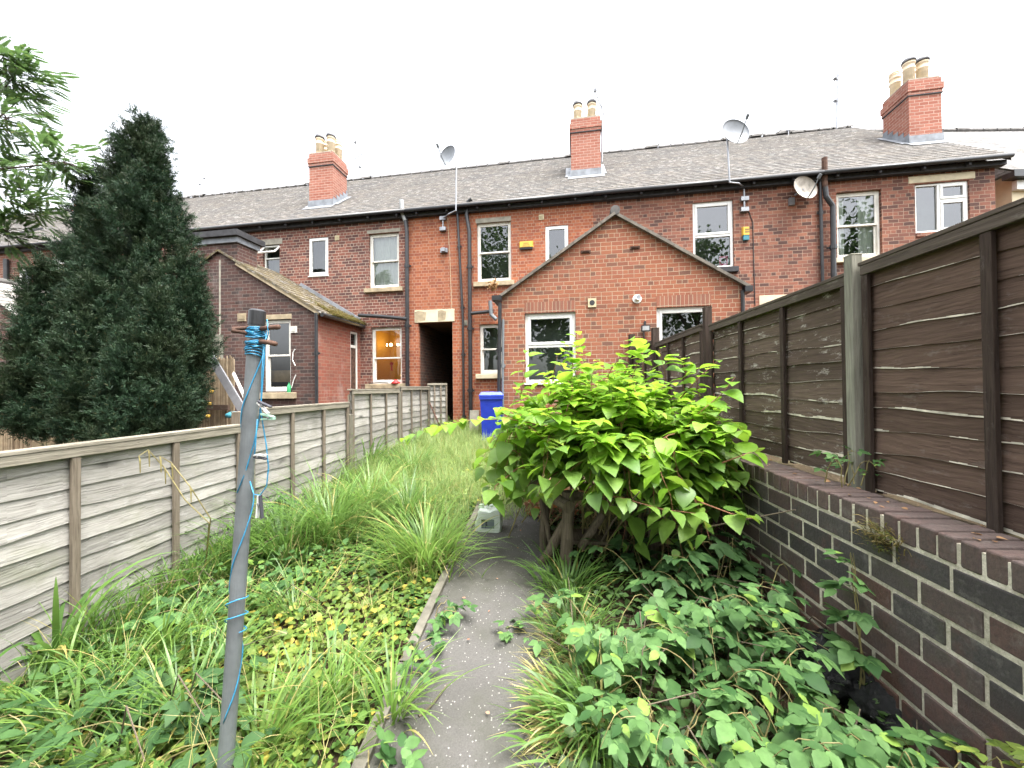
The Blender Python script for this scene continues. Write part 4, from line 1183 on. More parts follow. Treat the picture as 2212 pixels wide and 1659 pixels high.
for k in range(10):
    z1 = zb - k * CP; z0 = z1 - CP + .018
    y = WY0 - (.11 if k % 2 else 0) - rr.uniform(0, .03)
    while y < WY1:
        L = .212 + rr.uniform(-.006, .006)
        j = lambda a=.004: rr.uniform(-a, a)
        bk.obox((WX + .05 + j(.004), y + L / 2, (z0 + z1) / 2 - .006 + j(.002)), (.05, j(.0006), 0), (j(.001), L / 2, j(.0012)), (0, 0, (z1 - z0) / 2))
        y += L + .017
bk.build('brickwork', M['engbrick'], BW, bevel=.004)
cp = MB(); y = WY0
while y < WY1:
    L = .067 + rr.uniform(-.004, .004)
    j = lambda a=.003: rr.uniform(-a, a)
    cp.obox((WX + .11 + j(.006), y + L / 2, WZ - .052 + j(.003)), (.112, j(), j(.001)), (j(.001), L / 2, 0), (j(.001), 0, .05))
    y += L + .012
cp.build('coping', M['copebrick'], BW, bevel=.008)
mt = MB(); n = 60
mt.box(WX + .0055, WX + .2, WY0, WY1, -.3, WZ - .02)
mt.build('mortar', M['mortar'], BW)
eb = MB(); eb.box(WX + .19, WX + 3.5, WY0 - 2, 8.0, -.3, WZ - .04)
tag(eb.build('raised_ground', M['soil']), kind='structure')

# ------------------------------------------------------------------ reed screen, planks, things behind the low fence
def reed():
    t = NT('split_reed'); r = t.isl(); p = t.pos()
    c = t.ramp(r, [(0, (.17,.12,.075)), (.4, (.3,.23,.15)), (.8, (.4,.32,.22)), (1, (.12,.085,.055))])
    c = t.mix(t.ramp(t.noise(p, 8, 5), [(.4, .0), (.7, .5)]), c, (.12,.09,.06)); t.bsdf(c, .8, None, .2); return t.m
M['reed'] = reed()
def reed_screen(label, pa, pb, zt, zb=.1, rails=()):
    pa, pb = Vector((pa[0], pa[1], 0)), Vector((pb[0], pb[1], 0)); d = pb - pa; L = d.length; d.normalize(); nr = Vector((d.y, -d.x, 0))
    root = thing('reed_screen', label, 'screen', tuple((pa + pb) / 2 + Vector((0, 0, zb))), 'W')
    m = MB(); x = 0
    rr = random.Random(int(L * 100))
    while x < L:
        w = rr.uniform(.012, .026); p = pa + d * x
        m.tube([p + Vector((0, 0, zb)), p + nr * rr.uniform(-.008, .008) + Vector((0, 0, zt + rr.uniform(-.05, .04)))], w * .5, 5)
        x += w
    m.build('reeds', M['reed'], root)
    for (t0, t1, z) in rails:
        b = MB(); b.obox(pa + d * (L * (t0 + t1) / 2) + nr * .05 + Vector((0, 0, z)), d * (L * (t1 - t0) / 2), nr * .02, (0, 0, .05)); b.build('rail', M['fence_brown'], root)
    return root
a, b = cz(395, 780, 7.6), cz(505, 780, 7.3)
zt_r = cz(470, 772, 7.4).z
reed_screen('tall reed screen gate behind the low fence, beside the grey plank', a, b, zt_r, rails=((.1, .95, cz(450, 880, 7.4).z),))
m = MB(); p = cz(462, 722, 7.6); m.box(p.x - .07, p.x + .07, p.y + .05, p.y + .15, .2, p.z)
tag(m.build('timber_post', M['post_pale'], bevel=.005), 'pale timber post standing behind the reed screen gate', 'post')
a, b = cz(-60, 790, 6.4), cz(70, 790, 6.6)
reed_screen('low reed screen beyond the fence, seen beside the conifer', a, b, cz(20, 795, 6.4).z)
for i, (xx, yy) in enumerate(((456, 845), (452, 872), (449, 899))):
    m = MB(); p = cz(xx, yy, 7.25); m.lathe([(.03, -.03), (.04, 0), (.03, .03)], p, 8)
    tag(m.build('fairy_light', M['yellow'], smooth=True), 'small yellow cube lights fixed in a column to the reed gate', 'light', 'yellow lights on the reed gate')
def plank(label, p, q, w, th, mat, name='plank'):
    d = (q - p) / 2; s_ = d.normalized().cross(Vector((0, 1, 0))).normalized()
    m = MB(); m.obox((p + q) / 2, d, s_ * w / 2, d.normalized().cross(s_) * th / 2)
    return tag(m.build(name, M[mat], bevel=.003), label, 'plank')
M['plank_grey'] = plain('grey_plank', (.17,.17,.18), .8, .2, .15)
plank('broad grey plank leaning diagonally across the reed screen gate', cz(447, 757, 7.2), cz(535, 905, 6.3), .15, .03, 'plank_grey')
plank('thin white strip leaning next to the grey plank', cz(504, 806, 7.2), cz(545, 893, 6.4), .05, .03, 'white_old', 'strip')
m = MB(); p = cz(507, 893, 5.8); m.lathe([(.11, -.06), (.12, -.02), (.11, .0), (.06, .025), (.02, .03)], p, 16)
tag(m.build('watering_can_top', M['teal'], smooth=True), 'teal plastic lid peeping over the low fence', 'lid')

# ------------------------------------------------------------------ aerials and dishes
def aerial(label, base, top, boom, n=9, el=.16, second=None):
    """mast (base to top) and one yagi boom given by its two ends"""
    root = thing('tv_aerial', label, 'aerial', tuple(base), 'W', 'television aerials on the roofs')
    m = MB(); m.tube([base, top], .03, 6); m.build('mast', M['steel'], root)
    for bm_ in [boom] + ([second] if second else []):
        m = MB(); m.tube(list(bm_), .016, 5); d = (bm_[1] - bm_[0]); sd_ = d.cross(Vector((0, 1, .3))).normalized(); sd2 = d.normalized().cross(sd_)
        for k in range(n):
            c = bm_[0].lerp(bm_[1], (k + .5) / n); w = el * (1 - .4 * k / n)
            m.tube([c - sd2 * w, c + sd2 * w], .008, 4)
        c = bm_[0].lerp(bm_[1], .06); m.obox(c, sd_ * .05, sd2 * .05, d.normalized() * .03)
        m.build('antenna', M['steel'], root)
    return root
aerial('tall twin television aerial standing near the ridge end by the triple-pot chimney', cz(1808, 278, 13.0), cz(1809, 160, 13), (cz(1803, 172, 13), cz(1833, 136, 13.1)), second=(cz(1806, 215, 13), cz(1790, 250, 13)))
aerial('slanting television aerial fixed beside the middle chimney', cz(1300, 350, 12), cz(1301, 220, 12), (cz(1284, 192, 12), cz(1305, 248, 12.1)))
aerial('television aerial on a bent arm beside the chimney above the dark red house', cz(752, 372, 14.5), cz(752, 358, 14.5), (cz(765, 306, 14.5), cz(803, 332, 15)))
m = MB(); m.tube([cz(752, 360, 14.5), cz(756, 350, 14.5), cz(783, 332, 14.6), cz(787, 320, 14.6)], .018, 6); o = m.build('arm', M['steel'], bpy.data.objects['tv_aerial.002'])
aerial('small low television aerial rising just behind the ridge', cz(800, 400, 17), cz(800, 368, 17), (cz(775, 360, 17), cz(815, 378, 17)), el=.1)
aerial('pair of flat television aerials over the far roof by the conifer', cz(457, 442, 20), cz(457, 392, 20), (cz(438, 385, 20), cz(490, 398, 21)), second=(cz(428, 398, 20), cz(482, 410, 21)), el=.12)
m = MB(); m.tube([cz(133, 480, 21), cz(133, 380, 21)], .03, 6)
tag(m.build('mast', M['steel']), 'bare upright mast between the conifer and the feathery tree', 'mast')
m = MB(); m.tube([cz(1703, 292, 13.8), cz(1703, 272, 13.8)], .015, 5); m.obox(cz(1703, 276, 13.8), (.06, 0, 0), (0, .02, 0), (0, 0, .1))
tag(m.build('roof_vent', M['steel']), 'tiny box aerial standing on the ridge by the tall aerial', 'aerial')
def dish(label, cxy, v, rx, rz, mat, polepix, tilt, yaw, wall=False):
    u, z = FP(cxy[0], cxy[1], v)
    root = thing('satellite_dish', label, 'satellite dish', (u, v, z), 'H', 'satellite dishes on the row')
    Rm = Matrix.Rotation(yaw, 3, 'Z') @ Matrix.Rotation(tilt, 3, 'X')
    V = []; F = []; nr, na = 6, 28
    for side in (0, 1):
        for i in range(nr + 1):
            for k in range(na):
                r = i / nr; an = 2 * math.pi * k / na
                p = Vector((rx * r * math.cos(an), .10 * (1 - r * r) + side * .012, rz * r * math.sin(an)))
                V.append(tuple(Rm @ p + Vector((u, v, z))))
        b0 = side * (nr + 1) * na
        for i in range(nr):
            for k in range(na):
                q = (b0 + i*na + k, b0 + i*na + (k+1) % na, b0 + (i+1)*na + (k+1) % na, b0 + (i+1)*na + k)
                F.append(q if side else q[::-1])
    b1 = (nr + 1) * na
    for k in range(na): F.append((nr*na + k, nr*na + (k+1) % na, b1 + nr*na + (k+1) % na, b1 + nr*na + k))
    fast('reflector', V, F, M[mat], root, smooth=True)
    a = MB(); lo = Vector((u, v, z)) + Rm @ Vector((0, .0, -rz)); hi = Vector((u, v, z)) + Rm @ Vector((0, -rz * 1.15, rz * .05))
    a.tube([lo, lo.lerp(hi, .5) + Rm @ Vector((0, 0, -.03)), hi], .014, 6); d = (hi - lo).normalized()
    a.tube([hi - d * .03, hi + d * .07], .035, 8); a.build('feed_arm', M['greypipe'], root)
    if polepix:
        P = [Vector((FP(x, y, vv)[0], vv, FP(x, y, vv)[1])) for x, y, vv in polepix]
        m = MB(); m.tube(P, .022, 8)
        m.build('pole', M['greypipe'] if mat != 'dish' else M['steel'], root)
        for x, y in ((polepix[0][0], polepix[0][1] - 3), (polepix[0][0], polepix[0][1] - 26)):
            uu, zz = FP(x, y, VF - .05); m = MB(); m.box(uu - .09, uu + .09, VF - .1, VF - .001, zz - .05, zz + .05); m.build('bracket', M['steel'], root)
    else:
        m = MB(); m.tube([Vector((u, v + .1, z)), Vector((u - .1, VF - .02, z - .05))], .025, 8); m.box(u - .25, u - .12, VF - .06, VF - .001, z - .3, z - .12); m.build('pole', M['steel'], root)
    return root
dish('grey satellite dish on a thin pole above the orange house', (965, 336), VF - .45, .3, .3, 'dish', [(957, 498, VF - .06), (957, 472, VF - .06), (970, 462, VF - .3), (985, 455, VF - .36), (986, 340, VF - .36)], rad(-10), rad(-24))
dish('grey satellite dish on a tall pole above the wide sash', (1590, 283), VF - .45, .36, .33, 'dish', [(1608, 456, VF - .06), (1607, 404, VF - .06), (1596, 396, VF - .3), (1576, 394, VF - .36), (1571, 300, VF - .36)], rad(-8), rad(16))
dish('weathered beige satellite dish on the wall beside the soil pipe', (1741, 404), VF - .3, .33, .29, 'dish_old', None, rad(-8), rad(20))
# alarm boxes
def alarm(label, rc, cover_low, lines):
    a, b, c, d = rc
    root = thing('alarm_box', label, 'alarm', ((a + b) / 2, VF, c), 'H', 'yellow alarm boxes on the row')
    m = MB(); y = VF - .07
    m.face((a, VF, c), (b, VF, c), (b, VF, d), (a, VF, d))
    for q in (((a,VF,d),(a,VF,c),(a+.02,y,c),(a+.02,y,d-.03)), ((b,VF,c),(b,VF,d),(b-.02,y,d-.03),(b-.02,y,c)), ((a,VF,d),(a+.02,y,d-.03),(b-.02,y,d-.03),(b,VF,d)), ((a+.02,y,c),(b-.02,y,c),(b-.02,y,d-.03),(a+.02,y,d-.03)), ((a,VF,c),(b,VF,c),(b-.02,y,c),(a+.02,y,c))): m.face(*q)
    m.build('cover', M['yellow'], root)
    m = MB(); m.box(a + .02, b - .02, y + .01, VF - .002, c - cover_low, c - .001); m.build('strobe', M['teal'] if lines == 2 else M['blackmat'], root, bevel=.006)
    W, H = b - a, d - c
    m = MB(); rr = random.Random(int(a * 50))
    for k in range(3 if lines == 3 else 2):
        z1 = d - .05 - H * (.1 + .27 * k); x = a + W * (.32 if lines == 3 else .3) - .02 * k * (lines == 3)
        x1 = b - W * (.3 if lines == 3 else .08) + .02 * k * (lines == 3)
        if lines == 2: m.box(x, x1, y - .003, y - .001, z1 - H * .2, z1)
        else:
            while x < x1:
                w = rr.uniform(.01, .02); m.box(x, min(x + w, x1), y - .003, y - .001, z1 - H * .15, z1); x += w + .006
    m.build('lettering', M['inky'], root)
rc = rect(1122, 1152, 521, 535, VF)
alarm('wide yellow alarm box between the sash and the narrow window', rc, .06, 3)
rc = rect(1602, 1618, 490, 509, VF)
alarm('upright yellow alarm box with a teal base beside the wide sash', rc, .13, 2)

# ------------------------------------------------------------------ clothes post
def tw(p, q, t): return Vector(p).lerp(Vector(q), t)
PT, PB = cz(556, 672, 1.5), cz(481, 1745, 1.47)
CPo = thing('clothes_post', 'leaning grey plastic clothes post wound with blue washing line', 'post', tuple(PB), 'W')
PR = .0265
m = MB(); m.tube([PB, tw(PB, PT, .35), tw(PB, PT, .7), PT], [PR * 1.02, PR * 1.02, PR, PR], 20)
M['pvc'] = plain('grey_pvc', (.12,.132,.138), .45, .4, .25, scale=10, bump=.25)
m.build('pole', M['pvc'], CPo, smooth=False)
ax = (PT - PB).normalized()
m = MB(); m.tube([PT - ax * .055, PT - ax * .002, PT, PT + ax * .006], [PR * 1.12, PR * 1.12, PR * 1.1, PR * .8], 20); m.build('cap', M['black'], CPo)
def rod(pts, r=.008):
    m = MB(); m.tube([cz(*p) for p in pts], r, 8); return m.build('hook', M['rust'], CPo, smooth=True)
rod([(549, 728, 1.5), (528, 718, 1.47), (503, 715, 1.45), (505, 710, 1.46), (535, 708, 1.5), (552, 711, 1.52)])
rod([(556, 712, 1.5), (580, 708, 1.47), (602, 706, 1.45)], .0095)
rod([(556, 738, 1.5), (578, 739, 1.46), (595, 743, 1.44)], .0095)
M['line'] = plain('blue_line', (.02,.2,.36), .4, .5, .25, scale=30)
m = MB()
def coil(t0, t1, turns, tilt, r=PR * 1.1, ph=0.0):
    n = int(turns * 22); pts = []
    e1 = ax.cross(Vector((0, 1, 0))).normalized(); e2 = ax.cross(e1)
    for k in range(n + 1):
        a = 2 * math.pi * turns * k / n + ph
        p = tw(PB, PT, t0 + (t1 - t0) * k / n) + ax * tilt * math.sin(a * .97) + (e1 * math.cos(a) + e2 * math.sin(a)) * (r + .002 * math.sin(a * 3.3))
        pts.append(p)
    return pts
m.tube(coil(.945, .965, 6, .006), .0026, 6); m.tube(coil(.905, .937, 6, .012, PR * 1.15, 1.0), .0026, 6); m.tube(coil(.93, .96, 3, -.01, PR * 1.2, 2.0), .0024, 6)
m.tube(coil(.18, .92, 2.3, .0, PR * 1.08, 1.6), .0023, 6); m.tube(coil(.35, .42, 2.2, .02, PR * 1.35, 2.6), .0022, 6)
def line(pts): m.tube([cz(*p) for p in pts], .0022, 6)
line([(576, 715, 1.47), (572, 760, 1.46), (567, 830, 1.45), (563, 885, 1.45), (566, 905, 1.45), (575, 960, 1.45), (580, 1010, 1.45), (576, 1050, 1.45), (562, 1070, 1.45), (548, 1068, 1.45), (540, 1040, 1.46)])
line([(570, 745, 1.47), (566, 800, 1.46), (564, 860, 1.45), (560, 905, 1.45), (548, 960, 1.46), (530, 1020, 1.47), (512, 1065, 1.45)])
line([(556, 905, 1.45), (552, 960, 1.45), (549, 990, 1.45)])
line([(577, 690, 1.46), (580, 720, 1.46), (574, 740, 1.46)])
m.build('washing_line', M['line'], CPo, smooth=True)
M['peggrey'] = plain('grey_peg', (.045,.045,.055), .5); M['pegwhite'] = plain('white_peg', (.6,.6,.58), .4); M['peggreen'] = plain('mint_peg', (.3,.5,.38), .4)
def peg(label, p, d, L, mats, op=.011):
    p = Vector(p); d = Vector(d).normalized(); s_ = d.cross(Vector((.2, 1, .1))).normalized(); n_ = d.cross(s_)
    root = thing('clothes_peg', label, 'clothes peg', tuple(p), 'W', 'pegs on the washing line')
    for sg in (-1, 1):
        m = MB(); pts = [p + s_ * sg * .003, p + d * L * .35 + s_ * sg * .006, p + d * L * .7 + s_ * sg * op, p + d * L + s_ * sg * (op + .003)]
        for a, b in zip(pts, pts[1:]): m.obox((a + b) / 2, (b - a) / 2 * 1.02, n_ * .006, s_ * .0026)
        m.build('jaw', M[mats[(sg + 1) // 2]], root)
    m = MB(); c = p + d * L * .38; m.tube([c - n_ * .008, c + n_ * .008], .005, 8); m.build('spring', M['steel'], root)
peg('black and white peg on the line, topmost above the mint peg', cz(558, 868, 1.44), cz(590, 892, 1.42) - cz(558, 868, 1.44), .062, ('pegwhite', 'peggrey'))
peg('mint green peg clipped to the washing line beside the post', cz(592, 903, 1.42), cz(556, 899, 1.45) - cz(592, 903, 1.42), .064, ('peggreen', 'peggreen'), .007)
peg('dark flat peg half way down the washing line', cz(550, 985, 1.45), cz(585, 988, 1.42) - cz(550, 985, 1.45), .06, ('peggrey', 'pegwhite'), .005)
peg('white and grey peg hanging from the lowest loop of line', cz(561, 1070, 1.45), cz(561, 1125, 1.45) - cz(561, 1070, 1.45), .085, ('pegwhite', 'peggrey'), .009)

# ------------------------------------------------------------------ log bench
LB = thing('log_bench', 'rustic log bench swallowed by the leafy bush beside the path', 'bench', tuple(gp(1225, 1245)), 'W')
def log(name, p, q, r, curve=.0):
    p, q = cz(*p), cz(*q); rr = random.Random(int(p.x * 1000) + 7)
    pts = [tw(p, q, t / 6) + Vector((rr.uniform(-1, 1), rr.uniform(-1, 1), rr.uniform(-1, 1))) * .006 for t in range(7)]
    m = MB(); m.tube(pts, [r * rr.uniform(.92, 1.08) for _ in pts], 12); return m.build(name, M['log'], LB)
log('leg', (1228, 1062, 3.0), (1222, 1262, 2.95), .046); log('leg', (1183, 1058, 3.4), (1168, 1238, 3.3), .036)
log('leg', (1415, 1060, 3.2), (1412, 1262, 3.1), .046); log('leg', (1372, 1050, 3.6), (1366, 1220, 3.5), .036)
log('armrest', (1156, 1043, 3.45), (1229, 1096, 2.86), .047); log('armrest', (1350, 1045, 3.6), (1425, 1090, 3.05), .045)
log('back_rail', (1217, 1072, 3.04), (1428, 1060, 3.2), .043)
log('brace', (1166, 1226, 3.1), (1226, 1122, 2.98), .036); log('brace', (1253, 1182, 3.0), (1302, 1112, 3.05), .032); log('brace', (1168, 1075, 3.35), (1196, 1200, 3.15), .022)
for k in range(4):
    p, q = cz(1190 + k * 3, 1168 - k * 7, 3.05 + k * .1), cz(1400, 1172 - k * 7, 3.15 + k * .1)
    m = MB(); m.obox((p + q) / 2, (q - p) / 2, (0, .035, 0), (0, 0, .012)); m.build('seat_slat', M['log'], LB)

# ------------------------------------------------------------------ jerrycan, bin, bag, small things
p = gp(1057, 1148)
JC = thing('jerrycan', 'translucent white jerrycan with a dark label at the path end', 'jerrycan', tuple(p), 'W')
M['hdpe'] = plain('translucent_plastic', (.5,.55,.5), .4, .4, .12)
out = [(-.13,.0),(-.128,.1),(-.105,.16),(-.1,.2),(-.085,.225),(-.02,.215),(.02,.205),(.075,.235),(.112,.232),(.125,.2),(.128,.06),(.118,.005),(.1,-.005),(-.11,-.008)]
m = MB(); D = .085
ins = [(x * .9, .11 + (z - .11) * .9) for x, z in out]
P = lambda q, y: [(p.x + x, p.y + y, p.z + z + .012) for x, z in q]
f0, f1, b1, b0 = P(ins, -D), P(out, -D + .025), P(out, D - .025), P(ins, D)
m.face(*f0[::-1]); m.face(*b0)
for A, B in ((f0, f1), (f1, b1), (b1, b0)):
    for k in range(len(out)): j = (k + 1) % len(out); m.face(A[j], A[k], B[k], B[j])
m.build('body', M['hdpe'], JC)
m = MB(); m.lathe([(.03, 0), (.03, .02), (.024, .024), (.024, .04)], (p.x - .075, p.y, p.z + .225), 14); m.build('cap', plain('pale_green_cap', (.35,.45,.3), .5), JC)
m = MB(); m.tube([(p.x - .03, p.y, p.z + .215), (p.x - .01, p.y, p.z + .25), (p.x + .05, p.y, p.z + .262), (p.x + .1, p.y, p.z + .24)], .014, 8); m.build('handle', M['hdpe'], JC, smooth=True)
m = MB(); m.box(p.x - .065, p.x + .06, p.y - D - .002, p.y - D + .001, p.z + .06, p.z + .145); lb = m.build('label', plain('grey_label', (.13,.16,.17), .6), JC)
m = MB()
for (x0, x1, z0, z1) in ((-.064,-.028,.122,.144), (-.027,-.023,.062,.144), (-.052,-.046,.07,.1), (-.02,-.008,.112,.126), (-.018,-.006,.084,.1), (-.016,-.01,.1,.112)): m.box(p.x + x0, p.x + x1, p.y - D - .004, p.y - D - .0025, p.z + z0, p.z + z1)
m.build('print', plain('label_print', (.02,.02,.025), .6), lb)
p = gp(1062, 957)
WB = thing('wheelie_bin', 'blue wheelie bin standing by the passage, half behind the bush', 'bin', tuple(p), 'W')
M['blue'] = plain('blue_plastic', (.012,.03,.3), .4, .4, .15); M['bluelid'] = plain('blue_lid', (.03,.06,.5), .35, .45, .1)
ca = Matrix.Rotation(rad(8), 3, 'Z')
def tb(m, pts): m.face(*[ca @ Vector(q) + p for q in pts])
b0 = [(-.19,-.22),(.19,-.22),(.19,.22),(-.19,.22)]; t0 = [(-.235,-.28),(.235,-.28),(.235,.27),(-.235,.27)]
m = MB()
for k in range(4):
    j = (k + 1) % 4; tb(m, [(*b0[k], .06), (*b0[j], .06), (*t0[j], .97), (*t0[k], .97)])
tb(m, [(*q, .06) for q in b0[::-1]]); 
t1 = [(x * 1.06, y * 1.06) for x, y in t0]
for k in range(4):
    j = (k + 1) % 4; tb(m, [(*t1[k], .94), (*t1[j], .94), (*t1[j], 1.0), (*t1[k], 1.0)]); tb(m, [(*t0[k], .94), (*t0[j], .94), (*t1[j], .94), (*t1[k], .94)][::-1])
m.build('body', M['blue'], WB)
m = MB(); l0 = [(x * 1.08, y * 1.08) for x, y in t0]; l1 = [(x * .86, y * .86) for x, y in t0]
for k in range(4):
    j = (k + 1) % 4; tb(m, [(*l0[k], 1.002), (*l0[j], 1.002), (*l0[j], 1.03), (*l0[k], 1.03)]); tb(m, [(*l0[k], 1.03), (*l0[j], 1.03), (*l1[j], 1.09), (*l1[k], 1.09)])
tb(m, [(*q, 1.09) for q in l1]); m.build('lid', M['bluelid'], WB)
m = MB(); m.tube([ca @ Vector((-.22, .33, .98)) + p, ca @ Vector((.22, .33, .98)) + p], .017, 8); m.build('handle', M['blue'], WB)
for sx in (-.22, .22):
    m = MB(); m.tube([ca @ Vector((sx - .025, .23, .1)) + p, ca @ Vector((sx + .025, .23, .1)) + p], .1, 18); m.build('wheel', M['blackmat'], WB)
m = MB(); q = gp(1023, 942); m.obox(q + Vector((0, .1, .3)), (.11, 0, 0), (0, .02, .0), (0, .05, .3)); tag(m.build('paving_slab', M['concrete'], bevel=.004), 'grey paving slab leaning on the wall by the blue bin', 'slab')
# red lid and green bottle on sills
u, z = FP(854, 829, VF - .05)
m = MB(); m.lathe([(.13, 0), (.135, .015), (.1, .05), (.055, .075), (.05, .1), (.03, .11)], (u, VF - .02, z + .01), 18)
RED = plain('red_plastic', (.6,.02,.02), .4, .4, .08)
tag(m.build('bowl', RED, None, 'H', smooth=True), 'red plastic bowl upturned on the stone sill of the lit window', 'bowl')
m = MB(); P = [FP(x, y, VF - .06) for x, y in ((788, 836), (800, 828), (820, 826), (838, 827))]; m.tube([(a, VF - .06, b) for a, b in P], .014, 6)
tag(m.build('cable', M['black'], None, 'H'), 'short black cable lying along the sill of the lit window', 'cable')
u, z = FP(623, 852, VL - .05)
m = MB(); m.lathe([(.045, 0), (.048, .01), (.048, .17), (.04, .2), (.018, .235), (.016, .26), (.019, .262), (.019, .275)], (u, VL - .03, z + .02), 14)
GRN = plain('green_plastic', (.05,.32,.13), .25, .5, .1)
tag(m.build('bottle', GRN, None, 'H', smooth=True), 'green plastic bottle on the sooty outshoot window sill', 'bottle')
for pix, lab in ((((637, 754), (633, 762), (632, 778), (638, 790)), 'upper loose white cable end dangling on the sooty outshoot wall'), (((639, 810), (634, 822), (630, 838)), 'lower loose white cable end on the sooty outshoot wall')):
    m = MB(); P = [FP(x, y, VL - .03) for x, y in pix]; m.tube([(a, VL - .03, b) for a, b in P], .011, 6)
    tag(m.build('loose_cable', M['white'], None, 'H'), lab, 'cable')
# rubbish bag
def blob(c, sx, sy, sz, seed, amp=.25, n=28):
    V = []; F = []; r_ = np.random.default_rng(seed); K = [(r_.normal(0, 1, 3) * q, r_.uniform(0, 6), 1.0 / (1 + .35 * k)) for k, q in enumerate((2, 3, 4, 6, 8, 11, 15))]
    for i in range(n + 1):
        for k in range(2 * n):
            th, ph = math.pi * i / n, math.pi * k / n
            d = np.array([math.sin(th) * math.cos(ph), math.sin(th) * math.sin(ph), math.cos(th)])
            s_ = 1 + amp * sum(w * abs(math.sin(float(f @ d) + o)) for f, o, w in K) / 2.2 - amp
            V.append((c[0] + d[0] * sx * s_, c[1] + d[1] * sy * s_, c[2] + max(d[2] * sz * s_, -sz * .6)))
    w = 2 * n
    for i in range(n):
        for k in range(w): F.append((i*w + k, (i+1)*w + k, (i+1)*w + (k+1) % w, i*w + (k+1) % w))
    return V, F
bag = NT('bin_bag'); bp = bag.obj(); bag.bsdf((.006,.006,.007), .22, bag.bump(bag.noise(bp, 22, 6, .7), .9, .03), .6); M['bag'] = bag.m
bp_ = cz(1795, 1500, 1.95)
V, F = blob((bp_.x + .0, bp_.y, .1), .13, .16, .17, 4, .5); V2, F2 = blob((bp_.x + .06, bp_.y - .2, .08), .1, .14, .12, 9, .5)
Vb, Fb = cat([(V, F), (V2, F2)])
tag(fast('rubbish_bag', Vb, Fb, M['bag'], None, 'W', (bp_.x, bp_.y, .0), smooth=True), 'crumpled black rubbish bag against the foot of the brick wall', 'rubbish bag')
# stick on the path
P = [gp(x, y) + Vector((0, 0, .04)) for x, y in ((905, 1567), (930, 1545), (948, 1522), (966, 1496))]
m = MB(); m.tube(P, [.007, .006, .005, .003], 6)
tag(m.build('stick', M['log']), 'bare stick lying on the asphalt path', 'stick')
# ------------------------------------------------------------------ vegetation
def ground_pts(n, x0, x1, y0, y1):
    x = rng.uniform(x0, x1, n); y = rng.uniform(y0, y1, n)
    return np.stack([x, y, np.array([gz(q) for q in y])], 1)
M['ivy'] = leafmat('ground_ivy', (.04,.095,.018), (.12,.22,.045), .3, .5, (.34,.3,.06), .05)
M['ivyy'] = leafmat('yellowing_ivy', (.09,.15,.03), (.24,.31,.06), .35, .5, (.42,.34,.06), .12)
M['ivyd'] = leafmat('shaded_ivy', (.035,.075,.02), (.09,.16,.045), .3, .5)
M['sedge'] = leafmat('sedge_blade', (.05,.12,.02), (.15,.26,.055), .35, .42, (.4,.32,.1), .05, .45)
M['sedge_l'] = leafmat('bright_sedge_blade', (.075,.16,.025), (.21,.33,.07), .4, .42, (.45,.36,.14), .06, .45)
M['straw'] = leafmat('straw_blade', (.22,.2,.07), (.5,.42,.2), .25, .7, (.16,.22,.05), .35, .2)
M['grass'] = leafmat('grass_blade', (.1,.17,.04), (.29,.37,.13), .4, .55, (.42,.35,.15), .08)
M['bramble'] = leafmat('bramble_leaf', (.028,.078,.022), (.12,.225,.07), .24, .58, (.2,.32,.06), .06, .2)
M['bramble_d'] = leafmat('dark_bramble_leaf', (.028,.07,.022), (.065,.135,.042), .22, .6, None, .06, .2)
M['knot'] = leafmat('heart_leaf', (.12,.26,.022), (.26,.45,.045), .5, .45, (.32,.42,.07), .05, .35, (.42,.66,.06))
M['knot_shade'] = leafmat('shaded_heart_leaf', (.08,.17,.03), (.17,.28,.05), .35, .45, None, .02, .4, (.4,.6,.06))  # darker copy of the heart leaf, the bush's underside shade put into its colour
M['cane'] = plain('green_cane', (.2,.17,.07), .6, .3, .35, scale=20)
M['rcane'] = plain('reddish_cane', (.2,.09,.05), .6, .3, .3, scale=20)
M['conifer'] = leafmat('conifer_needles', (.011,.028,.015), (.034,.068,.033), .1, .6, (.06,.06,.025), .04, .2, None, (.024,.034,.013))
M['pinnate'] = leafmat('feathery_leaf', (.045,.095,.03), (.095,.165,.05), .3, .55, (.2,.22,.04), .04)
M['bark'] = plain('bark', (.09,.07,.05), .9, .2, .4, scale=12, bump=.8)

# ground cover
P = ground_pts(19000, -2.72, -.78, .7, 5.2)
d = rng.random(len(P)); dens = np.clip(1.15 - .4 * (np.sin(P[:,0] * 4 + 1) * np.sin(P[:,1] * 3.1) > .35), 0, 1)
P = P[d < dens]; n = len(P)
yel = (np.exp(-((P[:,0] + 1.35) / .6) ** 2 - ((P[:,1] - 2.0) / .9) ** 2) > rng.random(n) * .8)
P[:,2] += rng.uniform(.0, .1, n) ** 1.2
up = np.stack([rng.normal(0, .33, n), rng.normal(-.12, .33, n), np.ones(n)], 1)
az = rng.uniform(0, 6.28, n); dv = np.stack([np.cos(az), np.sin(az), rng.normal(0, .25, n)], 1)
scl = rng.uniform(.022, .06, n)
for msk, mt_, lb in ((~yel, 'ivy', ''), (yel, 'ivyy', '')):
    V, F = inst(SMALL[0], SMALL[1], P[msk], frames(dv[msk], up[msk]), scl[msk])
    o = fast('ground_cover', V, F, M[mt_]); tag(o, 'low creeping leaves covering the bed by the path' if mt_ == 'ivy' else 'yellowing creeping leaves in the middle of the bed', 'ground cover', None, 'stuff')
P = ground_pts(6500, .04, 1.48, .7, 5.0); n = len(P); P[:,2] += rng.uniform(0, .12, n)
V, F = inst(SMALL[0], SMALL[1], P, frames(rng.normal(0, 1, (n, 3)) * (1, 1, .3), np.stack([rng.normal(0, .4, n), rng.normal(0, .4, n), np.ones(n)], 1)), rng.uniform(.025, .06, n))
